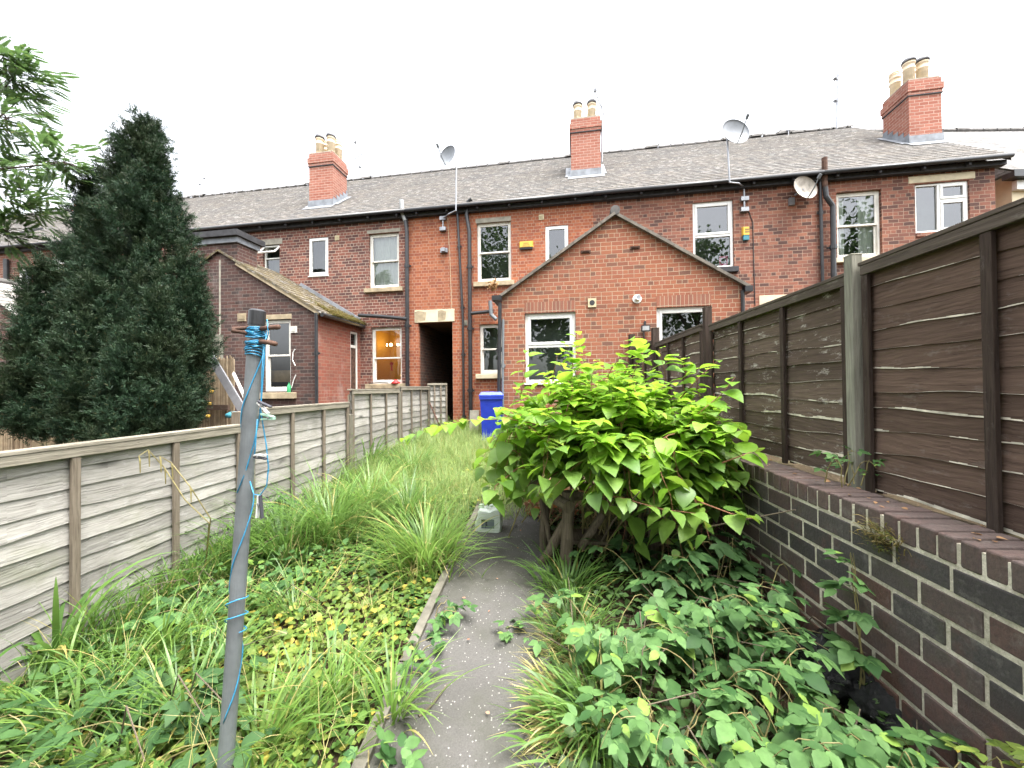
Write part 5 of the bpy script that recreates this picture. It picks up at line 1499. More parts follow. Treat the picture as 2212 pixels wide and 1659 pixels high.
tag(fast('ground_cover', V, F, M['ivyd']), 'shaded low leaves on the soil at the foot of the brick wall', 'ground cover', None, 'stuff')
P = ground_pts(1000, -2.7, -1.0, .8, 3.2); P = P[rng.random(len(P)) < np.clip(1.0 - np.abs(P[:,0] + 2.3) * 1.3, .04, 1) * np.clip(1.6 - P[:,1] * .25, .2, 1)]; n = len(P); P[:,2] += rng.uniform(.03, .18, n)
V, F = inst(OVAL[0], OVAL[1], P, frames(rng.normal(0, 1, (n, 3)) * (1, 1, .35), np.stack([rng.normal(0, .35, n), rng.normal(-.15, .35, n), np.ones(n)], 1)), rng.uniform(.04, .085, n))
tag(fast('ground_cover', V, F, M['bramble']), 'taller broad weed leaves standing over the bed by the low fence', 'ground cover', None, 'stuff')
P = ground_pts(900, -2.7, -.8, .8, 4.5); n = len(P); P[:,2] += rng.uniform(.02, .12, n)
V, F = blades(P, rng.uniform(0, 6.28, n), rng.uniform(.1, .35, n), np.full(n, .003), rng.uniform(.2, 1.3, n), rng.uniform(.5, 1.7, n), 4)
tag(fast('dead_grass', V, F, M['straw']), 'dry thin stalks scattered through the bed of creeping leaves', 'grass', None, 'stuff')
for (n, y0, y1, h0, h1, lb) in ((1100, .8, 3.3, .2, .55, 'tall grass fringe hiding the foot of the nearest low panel'), (1500, 3.3, 9, .2, .5, 'tall grass fringe along the foot of the farther low panels')):
    P = ground_pts(n, -2.72, -2.38, y0, y1); P = P[np.sin(P[:,1] * 6.5) * .6 + np.sin(P[:,1] * 2.7 + 1) * .5 + rng.random(n) * 1.2 > .35]; n = len(P)
    V, F = blades(P, rng.normal(-.3, 1.3, n), rng.uniform(h0, h1, n), rng.uniform(.004, .009, n), rng.uniform(.0, .5, n), rng.uniform(.7, 2.1, n), 7)
    tag(fast('grass', V, F, M['sedge']), lb, 'grass', None, 'stuff')
# straw litter at the path side
P = ground_pts(900, -.02, .35, 1.1, 2.6); n = len(P); P[:,2] += .03
V, F = blades(P, rng.uniform(2.2, 4.2, n), rng.uniform(.06, .22, n), np.full(n, .004), rng.uniform(1.1, 1.6, n), rng.uniform(1.4, 1.75, n), 5)
tag(fast('dead_grass', V, F, M['straw']), 'pale dead grass lying along the path edge', 'grass', None, 'stuff')

# mown-looking rough grass towards the house, over the end of the path
P = ground_pts(36000, -2.66, .45, 3.6, 10.3)
keep = (P[:,1] > 4.2 + .25 * np.sin(P[:,0] * 5)) | (P[:,0] < -.8); keep &= rng.random(len(P)) < np.clip((P[:,1] - 3.2) / 1.5, 0, 1)
P = P[keep]; n = len(P)
V, F = blades(P, rng.uniform(0, 6.28, n), rng.uniform(.14, .5, n) * (.8 + .35 * np.sin(P[:,0] * 7) * np.sin(P[:,1] * 5)), np.full(n, .0065), rng.uniform(.0, .6, n), rng.uniform(.6, 1.9, n), 4)
tag(fast('grass', V, F, M['grass']), 'pale rough grass filling the garden up to the house', 'grass', None, 'stuff')
P = ground_pts(7000, -2.6, .4, 4.3, 9.8); n = len(P); P[:,2] += rng.uniform(.02, .14, n)
V, F = inst(SMALL[0], SMALL[1], P, frames(rng.normal(0, 1, (n, 3)) * (1, 1, .4), np.stack([rng.normal(0, .5, n), rng.normal(-.3, .5, n), np.ones(n)], 1)), rng.uniform(.03, .07, n))
tag(fast('ground_cover', V, F, M['ivyy']), 'small yellow-green leaves among the rough grass near the house', 'ground cover', None, 'stuff')

# sedge tussocks
GSD = 'tussocks of sedge in the overgrown beds'
def tussock(label, xy, n, L, W, mat='sedge', spread=.09, lean=(0, 0), th=(.1, .75, 1.1, 2.3), flowers=None, group=GSD):
    p = gp(*xy) if xy[1] > 500 else Vector((xy[0], xy[1], gz(xy[1])))
    root = thing('sedge_tussock', label, 'sedge', tuple(p), 'W', group)
    az = rng.uniform(0, 6.283, n)
    if lean != (0, 0):
        la = math.atan2(lean[1], lean[0]); az = la + rng.normal(0, 1.0, n)
    r = np.abs(rng.normal(0, spread, n))
    B = np.stack([p.x + r * np.cos(az), p.y + r * np.sin(az), np.full(n, p.z - .01)], 1)
    LL = L * rng.uniform(.45, 1.1, n)
    V, F = blades(B, az + rng.normal(0, .35, n), LL, W * rng.uniform(.6, 1.2, n), rng.uniform(th[0], th[1], n), rng.uniform(th[2], th[3], n), 9)
    fast('foliage', V, F, M[mat], root)
    k = n // 6
    B2 = B[:k].copy(); B2[:,2] += .01
    V, F = blades(B2, rng.uniform(0, 6.28, k), L * rng.uniform(.2, .6, k), np.full(k, W * .6), rng.uniform(.4, 1.2, k), rng.uniform(1.6, 2.4, k), 6)
    fast('dead_blades', V, F, M['straw'], root)
    for fl in (flowers or []):
        m = MB(); pts = [p] + [Vector(q) for q in fl]
        m.tube(pts, [.004] * (len(pts) - 1) + [.002], 5)
        for q in pts[-3:]:
            m.tube([q, q + Vector((.008, 0, -.03)), q + Vector((.01, 0, -.11))], [.002, .005, .003], 6)
        m.build('flower_stalk', M['cane'], root)
    return root
T = tussock
T('big bright sedge tussock spilling over the path edge beside the jerrycan', (922, 1225), 400, .72, .012, 'sedge_l', .14)
T('sedge tussock behind the big bright one, level with the jerrycan', (880, 1130), 270, .74, .012, 'sedge', .13)
T('large arching sedge tussock between the clothes post and the path', (715, 1165), 300, .95, .012, 'sedge', .15)
T('sedge tussock hugging the clothes post below the hanging peg', (610, 1205), 190, .8, .012, 'sedge', .13)
T('sedge tussock against the low fence behind the clothes post', (520, 1215), 150, .7, .011, 'sedge', .12)
T('tall sedge tussock against the second low panel, with the white scrap in it', (690, 1062), 230, .92, .012, 'sedge_l', .16)
T('sedge tussock under the third low panel', (795, 1015), 240, .92, .012, 'sedge', .16)
T('pale arching sedge tussock in the middle of the bed', (800, 1105), 240, .78, .012, 'sedge_l', .15)
T('far sedge tussock where the rough grass begins', (890, 1030), 220, .72, .012, 'sedge', .15)
T('sedge tussock with wide blades drooping before the nearest low panel', (120, 1450), 26, .75, .026, 'sedge', .05, th=(.0, .45, 1.1, 2.4))
a_, b_ = cz(400, 1080, 2.6), cz(320, 972, 2.55)
T('sedge tussock with drooping flower stalks under the nearest low panel', (440, 1262), 120, .5, .012, 'sedge', .12, flowers=[[cz(452, 1130, 2.65), a_, cz(355, 1010, 2.6), b_, cz(300, 985, 2.5)], [cz(455, 1120, 2.7), cz(410, 1050, 2.6), cz(370, 1000, 2.6), cz(345, 985, 2.55)]])
T('fine sedge tussock sweeping sideways along the nearest low panel', (350, 1410), 130, .52, .009, 'sedge_l', .13, lean=(1, -.1))
T('coarse sedge tussock low beside the base of the clothes post', (400, 1570), 80, .46, .011, 'sedge', .1)
T('coarse bluish sedge tussock in the near corner by the low fence', (170, 1590), 85, .46, .012, 'sedge_l', .12)
T('broken sedge tussock at the very front of the leafy bed', (560, 1640), 80, .44, .012, 'sedge_l', .12, lean=(.6, .5))
T('upright sedge tussock beside the kerb with yellow tipped blades', (845, 1560), 60, .46, .011, 'sedge_l', .05)
T('small sedge tussock growing out of the yellowing leaves', (720, 1500), 60, .45, .011, 'sedge_l', .07)
T('dark sedge tussock at the foot of the log bench', (1225, 1285), 150, .42, .012, 'sedge', .1)
T('sedge tussock with folded blades half way along the bramble bed', (1235, 1385), 150, .33, .011, 'sedge', .1, th=(.1, .9, .8, 2.2))
T('straw-coloured sedge tussock flopping onto the path', (1255, 1530), 210, .3, .01, 'straw', .08, lean=(-1, -.15), th=(.7, 1.45, 1.4, 1.9))
T('green and straw sedge tussock leaning over the path, nearest the front', (1300, 1580), 210, .36, .013, 'sedge', .11, lean=(-1, -.4), th=(.2, 1.1, 1.2, 2.4))
T('upright sedge tussock among the front brambles', (1310, 1500), 130, .3, .011, 'sedge', .1, th=(0, .5, .5, 1.8))
for i, xy in enumerate(((260, 1500), (60, 1530), (480, 1420), (640, 1330), (660, 1580), (300, 1640))):
    T(('thin grassy tuft close under the nearest low panel', 'thin grassy tuft in the corner by the low fence', 'thin grassy tuft just left of the clothes post', 'thin grassy tuft in the dark leaves past the clothes post', 'thin grassy tuft among yellow leaves near the clothes post foot', 'thin grassy tuft at the front edge of the bed')[i], xy, 70, .42, .008, 'sedge', .12)

# tall thin weeds along the low fence
def weed(label, xy, h, n=16, mat='ivy', grp='tall weeds along the low fence'):
    p = gp(*xy); root = thing('weed', label, 'weed', tuple(p), 'W', grp)
    rr = random.Random(int(p.x * 999)); pts = [p]
    for k in range(1, 7): pts.append(p + Vector((rr.uniform(-.03, .03) * k / 2, rr.uniform(-.03, .03) * k / 2, h * k / 6)))
    m = MB(); m.tube(pts, [.004] * 6 + [.002], 5); m.build('stem', M['cane'], root)
    ps = []; dr_ = []
    for k in range(n):
        t = .25 + .75 * k / n; q = pts[int(t * 6 * .999)].lerp(pts[min(6, int(t * 6 * .999) + 1)], t * 6 % 1)
        for a in (0, math.pi):
            an = a + k * 1.57; ps.append(tuple(q)); dr_.append((math.cos(an), math.sin(an), .2))
    V, F = inst(OVAL[0], OVAL[1], np.array(ps), frames(np.array(dr_), (0, 0, 1)), rng.uniform(.03, .075, len(ps)))
    fast('foliage', V, F, M[mat], root)
for lab, xy, h in (('tallest thin weed, against the third low panel beside the dark post', (745, 1010), .75), ('thin weed against the middle of the third low panel', (790, 990), .7), ('thin weed near the end of the third low panel', (843, 975), .75), ('thin weed under the low panel below the lit window', (880, 965), .5),
                   ('bright leafy weed before the second low panel', (640, 1080), .6), ('pair-leaved weed before the small end panel', (950, 945), .55), ('feathery weed at the foot of the soil pipe by the passage', (1000, 945), .5), ('leafy weed at the base of the small end panel', (925, 955), .5)):
    weed(lab, xy, h)
m = MB(); q = gp(690, 1060) + Vector((0, -.06, .28)); V, F = blob((q.x, q.y, q.z), .07, .04, .04, 21, .4, 10)
tag(fast('plastic_scrap', V, F, M['white'], None, 'W', tuple(q), smooth=True), 'white plastic scrap caught in the tall sedge by the fence', 'litter')

# brambles
GB = 'brambles in the overgrown garden'
def bramble(label, starts, reach, nc, nl, sc_, h=(.15, .4), mat='bramble', dirn=None, up=.0, spr=.1):
    """starts: base points; each cane arches out by 'reach' and carries compound leaves"""
    p0 = Vector(starts[0]); root = thing('bramble', label, 'bramble', tuple(p0), 'W', GB)
    rr = random.Random(int(p0.x * 1000 + p0.y * 77))
    m = MB(); ps = []; dr_ = []; ss = []; n5 = []
    for c in range(nc):
        s_ = Vector(rr.choice(starts)) + Vector((rr.uniform(-spr, spr), rr.uniform(-spr, spr), 0))
        a = rr.uniform(0, 6.283) if dirn is None else dirn + rr.gauss(0, .55)
        r = reach * rr.uniform(.35, 1.1); hh = rr.uniform(*h); pts = []
        for k in range(9):
            t = k / 8
            pts.append(s_ + Vector((math.cos(a) * r * t, math.sin(a) * r * t, hh * math.sin(min(t * 2.3, 2.6)) + up * t)) + Vector((rr.uniform(-1, 1), rr.uniform(-1, 1), rr.uniform(-1, 1))) * .008)
        m = MB(); m.tube(pts, [.0035 - .0025 * k / 8 for k in range(9)], 5); m.build('stem', M['cane'], root)
        for k in range(nl):
            t = .18 + .82 * (k + rr.random() * .5) / nl; i = min(7, int(t * 8)); q = pts[i].lerp(pts[i+1], t * 8 - i)
            b = a + (1 if k % 2 else -1) * rr.uniform(.5, 1.5)
            pet = rr.uniform(.03, .07); d_ = Vector((math.cos(b), math.sin(b), rr.uniform(.0, .5)))
            ps.append(tuple(q + d_ * pet)); dr_.append((d_.x, d_.y, rr.uniform(-.45, .15))); ss.append(sc_ * rr.uniform(.4, 1.2) * (1 - .35 * max(0, t - .7) / .3)); n5.append(rr.random() < .3)
    if sc_ > .12 and up == 0:
        for c in range(5):
            m = MB(); s_ = Vector(rr.choice(starts)) + Vector((rr.uniform(-.3, .3), rr.uniform(-.3, .3), .02)); a = rr.uniform(0, 6.28)
            m.tube([s_, s_ + Vector((math.cos(a) * .15, math.sin(a) * .15, rr.uniform(.15, .3))), s_ + Vector((math.cos(a) * .4, math.sin(a) * .4, rr.uniform(.1, .3)))], [.004, .003, .002], 5)
            m.build('dead_stem', M['log'], root)
    ps, dr_, ss, n5 = np.array(ps), np.array(dr_), np.array(ss), np.array(n5)
    ups = np.stack([rng.normal(0, .3, len(ps)), rng.normal(-.1, .3, len(ps)), np.ones(len(ps))], 1)
    pr = []
    for msk, T_ in ((~n5, BRAMBLE3), (n5, BRAMBLE5)):
        if msk.any(): pr.append(inst(T_[0], T_[1], ps[msk], frames(dr_[msk], ups[msk]), ss[msk]))
    V, F = cat(pr); fast('foliage', V, F, M[mat], root)
    return root
g = lambda x, y, dz=0: tuple(gp(x, y) + Vector((0, 0, dz)))
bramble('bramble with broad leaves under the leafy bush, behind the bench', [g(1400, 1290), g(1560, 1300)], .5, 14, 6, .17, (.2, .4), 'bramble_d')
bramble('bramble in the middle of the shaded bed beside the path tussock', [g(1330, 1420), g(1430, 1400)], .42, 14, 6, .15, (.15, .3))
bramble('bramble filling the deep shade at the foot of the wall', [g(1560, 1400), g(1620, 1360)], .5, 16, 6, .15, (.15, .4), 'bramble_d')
bramble('bramble sprawling in front of the rubbish bag', [g(1560, 1560), g(1680, 1640)], .4, 13, 6, .125, (.2, .36))
bramble('bramble at the front between the path tussocks and the wall', [g(1430, 1640), g(1540, 1700)], .36, 13, 6, .125, (.18, .32))
bramble('bramble at the front by the foot of the brick wall', [g(1760, 1760), g(1850, 1720)], .34, 12, 6, .125, (.2, .38))
bramble('bramble in the nearest corner under the brick wall', [g(2000, 1900), g(2080, 1850)], .36, 9, 6, .13, (.25, .4))
q = gp(1900, 1600); bramble('single bramble shoot climbing the brick wall', [(WX - .05, q.y + .12, .15)], .05, 3, 7, .13, (.0, .02), 'bramble', math.pi, .62, .01)
q = cz(1600, 1235, 2.45); bramble('bright bramble spray over the deep shade below the bush', [g(1500, 1390)], .45, 5, 6, .12, (.3, .45), 'bramble', -.6)
bramble('bramble trailing across the kerb onto the asphalt path', [g(895, 1420), g(870, 1480), g(935, 1350)], .24, 9, 4, .095, (.06, .14), 'bramble', .1)
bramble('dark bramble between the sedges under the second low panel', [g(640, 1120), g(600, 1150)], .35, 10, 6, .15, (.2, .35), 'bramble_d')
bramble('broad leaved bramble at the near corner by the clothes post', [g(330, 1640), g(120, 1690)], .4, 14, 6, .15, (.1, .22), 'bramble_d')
bramble('pale bramble poking up at the front end of the path', [g(815, 1740), g(930, 1790)], .16, 5, 4, .1, (.08, .16), 'bramble')
bramble('bramble under the nearest low panel behind the sedges', [g(560, 1280), g(450, 1330)], .35, 10, 5, .13, (.08, .2), 'bramble')
bramble('small bramble sprig reaching over the path below the bench', [g(1165, 1370)], .2, 4, 4, .1, (.04, .1), 'bramble', math.pi)
bramble('small weed-like bramble rooted at the pale post on the wall', [(1.73, 2.33, WZ)], .12, 6, 5, .06, (.08, .2), 'bramble')
tf = []
for (xx, yy, zz, nn) in ((WX - .01, 1.82, WZ - .12, 260),):
    B = np.stack([np.full(nn, xx) + rng.normal(0, .006, nn), rng.normal(yy, .045, nn), rng.normal(zz, .03, nn)], 1)
    V, F = blades(B, rng.normal(math.pi, .8, nn), rng.uniform(.03, .08, nn), np.full(nn, .004), rng.uniform(.3, 1.2, nn), rng.uniform(1.5, 2.8, nn), 5)
    tag(fast('moss_tuft', V, F, MOSS, None, 'W', (xx, yy, zz)), 'brown moss tuft hanging from the wall coping', 'moss')

bramble('fresh bright bramble shoots at the foot of the wall, nearest the front', [(1.36, 1.22, 0), (1.42, 1.05, 0)], .25, 7, 6, .1, (.35, .55), 'ivyy')
# the big leafy bush (heart-shaped leaves on arching canes)
def bush():
    c0 = Vector((.62, 3.65, gz(3.6)))
    root = thing('knotweed', 'big bright leafy bush with heart-shaped leaves over the log bench', 'shrub', tuple(c0), 'W')
    rr = random.Random(42)
    ps = []; dr_ = []; ss = []; up_ = []; low = []
    def cane(pts, nl, ls, r0=.008, t0=.35, col='cane'):
        m = MB(); n = len(pts); m.tube(pts, [r0 * (1 - .75 * k / (n - 1)) for k in range(n)], 6); m.build('cane', M[col], root)
        for k in range(nl):
            t = t0 + (1 - t0) * (k + .5) / nl; f = t * (n - 1); i = min(n - 2, int(f)); q = pts[i].lerp(pts[i+1], f - i)
            tg = (pts[i+1] - pts[i]).normalized()
            s_ = tg.cross(Vector((0, 0, 1)));
            if s_.length < .2: s_ = Vector((math.cos(k), math.sin(k), 0))
            s_.normalize()
            s_ = (s_ * (1 if k % 2 else -1) + tg * .45 + Vector((rr.gauss(0, .25), rr.gauss(0, .25), rr.uniform(-.1, .25)))).normalized()
            pet = rr.uniform(.02, .04)
            ps.append(tuple(q + s_ * pet)); d = s_ + Vector((rr.gauss(0, .2), rr.gauss(0, .2), rr.uniform(-.5, .2)))
            dr_.append(tuple(d)); up_.append((rr.gauss(0, .2), rr.gauss(.02, .2), 1)); ss.append(ls * rr.uniform(.55, 1.2) * (1 - .35 * max(0, (t - .8)) / .2)); low.append(q.z)
    def arch_pts(b, tip, rise, n=10):
        out = []
        for k in range(n):
            t = k / (n - 1); p = b.lerp(tip, t); p.z = b.z + (tip.z - b.z) * t + rise * math.sin(math.pi * t) * (1 - .3 * t)
            out.append(p + Vector((rr.gauss(0, .008), rr.gauss(0, .008), 0)))
        return out
    # dome of canes
    for c in range(112):
        a = rr.uniform(0, 6.283); front = max(0, -math.sin(a))
        e = rr.uniform(-.55 + (.6 if math.cos(a) < .3 else .15) * front, 1.42)
        R_ = rr.uniform(.8, 1.05)
        tip = Vector((.56 + 1.14 * math.cos(a) * math.cos(e) * R_, 3.5 + .95 * math.sin(a) * math.cos(e) * R_, 1.0 + .76 * math.sin(e) * R_))
        b = c0 + Vector((rr.gauss(-.05, .33), rr.gauss(.15, .3), 0)); L = (tip - b).length
        pts = arch_pts(b, tip, .35 * math.cos(e))
        cane(pts, int(11 + L * 8), .16, .0065, .42)
        for s_ in range(3):
            t = rr.uniform(.45, .85); f = t * 9; q = pts[int(f)].copy(); az = rr.uniform(0, 6.28)
            e2 = q + Vector((math.cos(az) * .28, math.sin(az) * .28, rr.uniform(.02, .22)))
            cane(arch_pts(q, e2, .05, 5), 6, .145, .004, .2, 'rcane')
    def dome(a, e, R_=1.0): return Vector((.56 + 1.14 * math.cos(a) * math.cos(e) * R_, 3.5 + .95 * math.sin(a) * math.cos(e) * R_, 1.0 + .76 * math.sin(e) * R_))
    for c in range(16):                     # upright young shoots standing clear of the dome
        a, e = rr.uniform(0, 6.283), rr.uniform(.55, 1.4); q = dome(a, e, .9)
        t_ = q + Vector((rr.gauss(0, .08), rr.gauss(0, .08), rr.uniform(.2, .42)))
        cane(arch_pts(q, t_, .01, 5), 8, .13, .004, .1, 'rcane')
    for c in range(46):                     # skirts hanging at the sides and front
        a = rr.choice((rr.uniform(2.2, 4.0), rr.uniform(4.0, 5.2), rr.uniform(5.0, 6.6))); q = dome(a, rr.uniform(0, .4), .8)
        t_ = dome(a + rr.gauss(0, .25), rr.uniform(-.75, -.2) * (.55 if 4.1 < a < 5.0 else 1), rr.uniform(.85, 1.08))
        cane(arch_pts(q, t_, .16, 7), 8, .15, .004, .2, 'rcane')
    for c in range(26):                     # more leaves hanging low in front and beside the wall
        a = rr.uniform(4.5, 6.1); q = dome(a, rr.uniform(-.1, .25), .7)
        t_ = dome(a + rr.gauss(0, .2), rr.uniform(-.9, -.35), rr.uniform(.95, 1.25))
        cane(arch_pts(q, t_, .14, 7), 8, .15, .004, .2, 'rcane')
    # named shoots read from the photograph, at their own depth in the bush
    def sh(pix, nl, ls=.13, t0=.3): cane([cz(*p) for p in pix], nl, ls, .006, t0, 'rcane')
    sh([(1330, 960, 3.3), (1222, 928, 3.1), (1100, 905, 3.0), (1000, 908, 2.9), (930, 925, 2.85), (872, 948, 2.8)], 30, .105, .1)
    sh([(1215, 930, 3.2), (1230, 860, 3.2), (1236, 800, 3.2), (1240, 752, 3.2)], 8, .15, .2); sh([(1330, 930, 3.2), (1350, 860, 3.1), (1375, 790, 3.1), (1395, 748, 3.1)], 9, .15, .2)
    sh([(1440, 980, 3.0), (1500, 900, 2.9), (1560, 850, 2.9), (1588, 815, 2.9)], 9, .14, .2); sh([(1480, 980, 2.9), (1560, 940, 2.8), (1600, 930, 2.7)], 7, .14); sh([(1500, 1080, 2.6), (1580, 1110, 2.4), (1625, 1120, 2.3)], 5, .15, .4)
    sh([(1470, 860, 3.3), (1510, 815, 3.3), (1552, 778, 3.3)], 6, .1); sh([(1180, 930, 3.5), (1190, 840, 3.6), (1205, 760, 3.6)], 6, .12)
    sh([(1250, 1060, 2.9), (1340, 1075, 2.6), (1430, 1100, 2.5), (1510, 1110, 2.4)], 8, .15, .2); sh([(1200, 1000, 3.2), (1120, 1010, 3.1), (1070, 1050, 3.0), (1060, 1090, 3.0)], 10, .14, .2); sh([(1240, 1000, 3.2), (1170, 1040, 3.0), (1110, 1080, 3.1)], 7, .13)
    sh([(1560, 1000, 2.7), (1600, 985, 2.6), (1640, 970, 2.6)], 5, .15)
    ps_, d_, u_, s_, l_ = np.array(ps), np.array(dr_), np.array(up_), np.array(ss), np.array(low)
    lo = l_ < 1.08 + rng.normal(0, .2, len(l_))  # low leaves get the darker colour, shade painted in by height
    for msk, mt_ in ((~lo, 'knot'), (lo, 'knot_shade')):
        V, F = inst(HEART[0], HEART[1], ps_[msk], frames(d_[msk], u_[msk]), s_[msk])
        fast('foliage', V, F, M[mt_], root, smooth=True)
    # dry old canes inside
    for c in range(16):
        b = c0 + Vector((rr.gauss(.1, .35), rr.gauss(-.1, .3), 0)); t = b + Vector((rr.gauss(.2, .4), rr.gauss(-.25, .3), rr.uniform(.5, .9)))
        m = MB(); m.tube([b, b.lerp(t, .5) + Vector((0, 0, .05)), t], [.009, .007, .004], 6); m.build('dead_cane', M['log'], root)
    print('bush leaves', len(ps))
bush()
n = 420; P = np.stack([rng.uniform(-.2, .35, n), rng.uniform(4.0, 5.2, n), np.zeros(n)], 1); P[:,2] = np.array([gz(q) for q in P[:,1]]) + rng.uniform(.03, .16, n)
V, F = inst(OVAL[0], OVAL[1], P, frames(rng.normal(0, 1, (n, 3)), rng.normal(0, 1, (n, 3)) + (0, 0, 1)), rng.uniform(.06, .13, n))
M['dead'] = leafmat('fallen_leaf', (.22,.1,.06), (.5,.3,.2), .2, .8, (.35,.12,.03), .15)
tag(fast('leaf_litter', V, F, M['dead']), 'heap of pinkish dead leaves beyond the jerrycan', 'leaves', None, 'stuff')
n = 34; P = np.stack([rng.uniform(1.54, 1.74, n), rng.uniform(1.3, 3.3, n), np.full(n, WZ + .004)], 1)
V, F = inst(OVAL[0], OVAL[1], P, frames(rng.normal(0, 1, (n, 3)) * (1, 1, .1), rng.normal(0, .25, (n, 3)) + (0, 0, 1)), rng.uniform(.012, .034, n))
tag(fast('leaf_litter', V, F, DEAD), 'dry leaf scraps scattered on the wall coping', 'leaves', None, 'stuff')
n = 14; P = np.stack([rng.uniform(-.68, .0, n), rng.uniform(1.2, 3.8, n), np.zeros(n)], 1); P[:,2] = np.array([gz(q) for q in P[:,1]]) + .045
V, F = inst(OVAL[0], OVAL[1], P, frames(rng.normal(0, 1, (n, 3)) * (1, 1, .1), rng.normal(0, .2, (n, 3)) + (0, 0, 1)), rng.uniform(.01, .028, n))
tag(fast('leaf_litter', V, F, M['dead']), 'few small dry leaves scattered on the asphalt path', 'leaves', None, 'stuff')

# dark conifer beyond the low fence
def conifer():
    Z = 5.9
    pb = cz(285, 900, Z); root = thing('conifer', 'tall dark bushy conifer beyond the low grey fence', 'tree', (pb.x, pb.y, gz(pb.y)), 'W')
    sp = [((312, 268), (295, 930), [(0, 12), (.08, 50), (.22, 78), (.4, 112), (.55, 135), (.75, 150), (.92, 130), (1, 90)], 0, 1.0),
          ((95, 572), (120, 945), [(0, 10), (.2, 42), (.5, 80), (.8, 104), (1, 85)], -.3, 1.0),
          ((412, 560), (385, 930), [(0, 10), (.25, 40), (.55, 70), (.8, 74), (1, 45)], .1, 1.0),
          ((186, 395), (230, 800), [(0, 8), (.15, 26), (.4, 55), (.7, 70), (1, 60)], .15, 1.0),
          ((195, 605), (205, 960), [(0, 8), (.3, 45), (.6, 75), (1, 85)], -.75, .9), ((276, 715), (285, 965), [(0, 8), (.3, 36), (.7, 66), (1, 70)], -.95, .8), ((60, 700), (75, 930), [(0, 8), (.4, 40), (1, 60)], -.55, .8),
          ((345, 640), (350, 960), [(0, 8), (.4, 45), (1, 70)], -.8, .8)]
    m = MB(); m.tube([Vector((pb.x, pb.y, gz(5))), cz(290, 700, Z), cz(305, 420, Z), cz(311, 300, Z)], [.16, .13, .06, .02], 10); m.build('trunk', M['bark'], root)
    PS = []; DR = []; SC = []; core = []
    k_ = Z / FPX
    for (tip, base, prof, dz, w) in sp:
        A, B = cz(tip[0], tip[1], Z + dz), cz(base[0], base[1], Z + dz)
        L = (A - B).length
        xs_, rs_ = [p[0] for p in prof], [max(.05, p[1] * k_ - .3 * min(1, p[1] / 95)) for p in prof]
        area = sum(rs_) / len(rs_) * L * 6.28
        ncl = int(area * 130 * w)
        t = rng.random(ncl) ** .85; an = rng.uniform(0, 6.283, ncl)
        lump = 1 + .2 * np.sin(an * 3 + t * 17) + .16 * np.sin(an * 5 - t * 29 + 1) + .1 * np.sin(an * 9 + t * 47)
        r = np.interp(t, xs_, rs_) * lump * np.where(rng.random(ncl) < .72, rng.uniform(.86, 1.04, ncl), rng.uniform(.5, .9, ncl))
        out = np.stack([np.cos(an), np.sin(an), np.zeros(ncl)], 1)
        ctr = np.array(A)[None] * (1 - t[:, None]) + np.array(B)[None] * t[:, None]
        pos = ctr + out * r[:, None]
        axis = norm(out * rng.uniform(.2, .8, ncl)[:, None] + np.array([0, 0, 1.0]) * rng.uniform(.5, 1.0, ncl)[:, None] + rng.normal(0, .2, (ncl, 3)))
        for q in range(15):
            s_ = rng.random(ncl)
            PS.append(pos + axis * (s_ * .3 - .12)[:, None] + rng.normal(0, .028, (ncl, 3))); DR.append(norm(axis + rng.normal(0, .42, (ncl, 3)))); SC.append(rng.uniform(.08, .15, ncl) * (1 - .3 * s_))
        if w >= .9:
            for i in range(12):
                t_ = .12 + .88 * i / 12
                core.append((np.array(A) * (1 - t_) + np.array(B) * t_, float(np.interp(t_, xs_, rs_)) * .42))
    PS, DR, SC = np.concatenate(PS), np.concatenate(DR), np.concatenate(SC)
    V, F = inst(SPRIG[0], SPRIG[1], PS, frames(DR, rng.normal(0, 1, DR.shape)), SC)
    fast('crown', V, F, M['conifer'], root)
    vs_ = []
    for i, (c, r) in enumerate(core): vs_.append(blob(c, r, r, r * 1.1, 100 + i, .35, 7))
    Vb, Fb = cat([(np.array(a), np.array(b)) for a, b in vs_]); fast('inner_crown', Vb, Fb, M['conifer'], root)
    print('conifer sprigs', len(PS))
conifer()
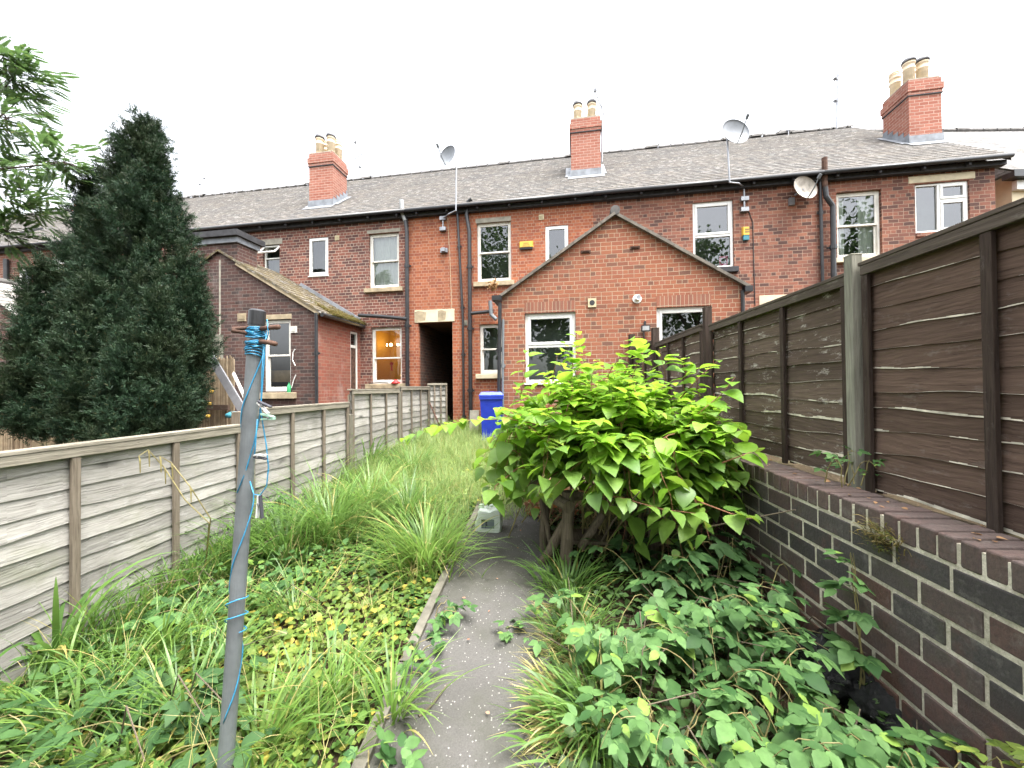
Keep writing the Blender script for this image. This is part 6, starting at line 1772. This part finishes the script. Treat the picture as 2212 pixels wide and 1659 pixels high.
# feathery tree leaning in from the side
def feathery():
    Z = 6.2
    tb_ = cz(-190, 900, Z); root = thing('feathery_tree', 'feathery pale green tree whose drooping boughs hang against the sky', 'tree', (tb_.x, tb_.y, gz(tb_.y)), 'W')
    hub = cz(-150, 420, Z); m = MB(); m.tube([Vector((tb_.x, tb_.y, 0)), hub, cz(-120, 150, Z), cz(-110, 60, Z)], [.14, .1, .06, .03], 10); m.build('trunk', M['bark'], root)
    bl = [((35, 160), 62, 50, 90), ((15, 255), 55, 45, 70), ((55, 205), 35, 24, 26), ((135, 352), 66, 36, 100), ((60, 365), 50, 40, 50), ((45, 445), 62, 42, 75), ((15, 500), 38, 36, 50), ((-40, 330), 60, 120, 60), ((8, 120), 40, 22, 30), ((100, 420), 28, 22, 24)]
    PS = []; DR = []; m = MB()
    for (c, rx, ry, nl) in [(q[0], q[1], q[2], int(q[3] * 1.15)) for q in bl]:
        k = Z / FPX; C0 = cz(c[0], c[1], Z + random.uniform(-.4, .4))
        m.tube([hub.lerp(cz(-120, c[1] + 30, Z), .7), C0.lerp(hub, .5) + Vector((0, 0, .15)), C0], [.03, .016, .006], 6)
        p = rng.normal(0, .5, (nl, 3)) * np.array([rx * k, rx * k, ry * k])
        d = norm(p * (1.2, 1.0, .6) / (rx * k) + np.array([.75, -.1, -.15]) + rng.normal(0, .35, (nl, 3)))
        PS.append(np.array(C0) + p * .9); DR.append(d)
        for q in range(0, nl, 4): m.tube([C0, C0.lerp(Vector(np.array(C0) + p[q]), .5) + Vector((0, 0, .03)), Vector(np.array(C0) + p[q] * .9)], [.005, .004, .003], 5)
    m.build('bough', M['bark'], root)
    PS, DR = np.concatenate(PS), np.concatenate(DR); n = len(PS)
    V, F = inst(PINNATE[0], PINNATE[1], PS, frames(DR, np.stack([rng.normal(0, .3, n), rng.normal(0, .3, n), np.ones(n)], 1)), rng.uniform(.19, .32, n))
    fast('crown', V, F, M['pinnate'], root)
feathery()
# trees behind the garden, mirrored in the window panes
def shade_tree(label, x, y, h, r, n):
    root = thing('broadleaf_tree', label, 'tree', (x, y, 0), 'W', 'trees behind the garden')
    m = MB(); m.tube([(x, y, -.1), (x + .2, y, h * .35), (x, y + .2, h * .75)], [.28, .2, .08], 10)
    for k in range(7): m.tube([(x + .1, y, h * (.3 + .05 * k)), (x + math.cos(k * 2.4) * r * .8, y + math.sin(k * 2.4) * r * .8, h * (.55 + .05 * k))], [.09, .03], 6)
    m.build('trunk', M['bark'], root)
    ncl = n // 60; c = rng.normal(0, 1, (ncl, 3)); c = norm(c) * (rng.random((ncl, 1)) ** .4) * np.array([r, r, h * .36]) + np.array([x, y, h * .66])
    P = (c[:, None, :] + rng.normal(0, .42, (ncl, 60, 3))).reshape(-1, 3)
    V, F = inst(OVAL[0][:, :], OVAL[1], P, frames(rng.normal(0, 1, P.shape), rng.normal(0, 1, P.shape)), rng.uniform(.16, .3, len(P)))
    fast('crown', V, F, leafmat('tree_leaf_' + str(int(x)), (.05,.1,.03), (.1,.17,.05), .3, .5), root)
shade_tree('tall broadleaf tree behind the garden, seen mirrored in the gable window', -2.5, -8.5, 11, 3.6, 9000)
shade_tree('taller broadleaf tree behind the dark fence side, seen mirrored in upper panes', 6.5, -9.5, 13, 4.0, 9000)
shade_tree('broad broadleaf tree behind the low fence side, seen mirrored in the sash by the passage', -7.5, -8.0, 14, 4.2, 10000)
shade_tree('wide broadleaf tree behind the neighbouring garden, seen mirrored in the three-light window', 14, -7.0, 13, 4.0, 8000)
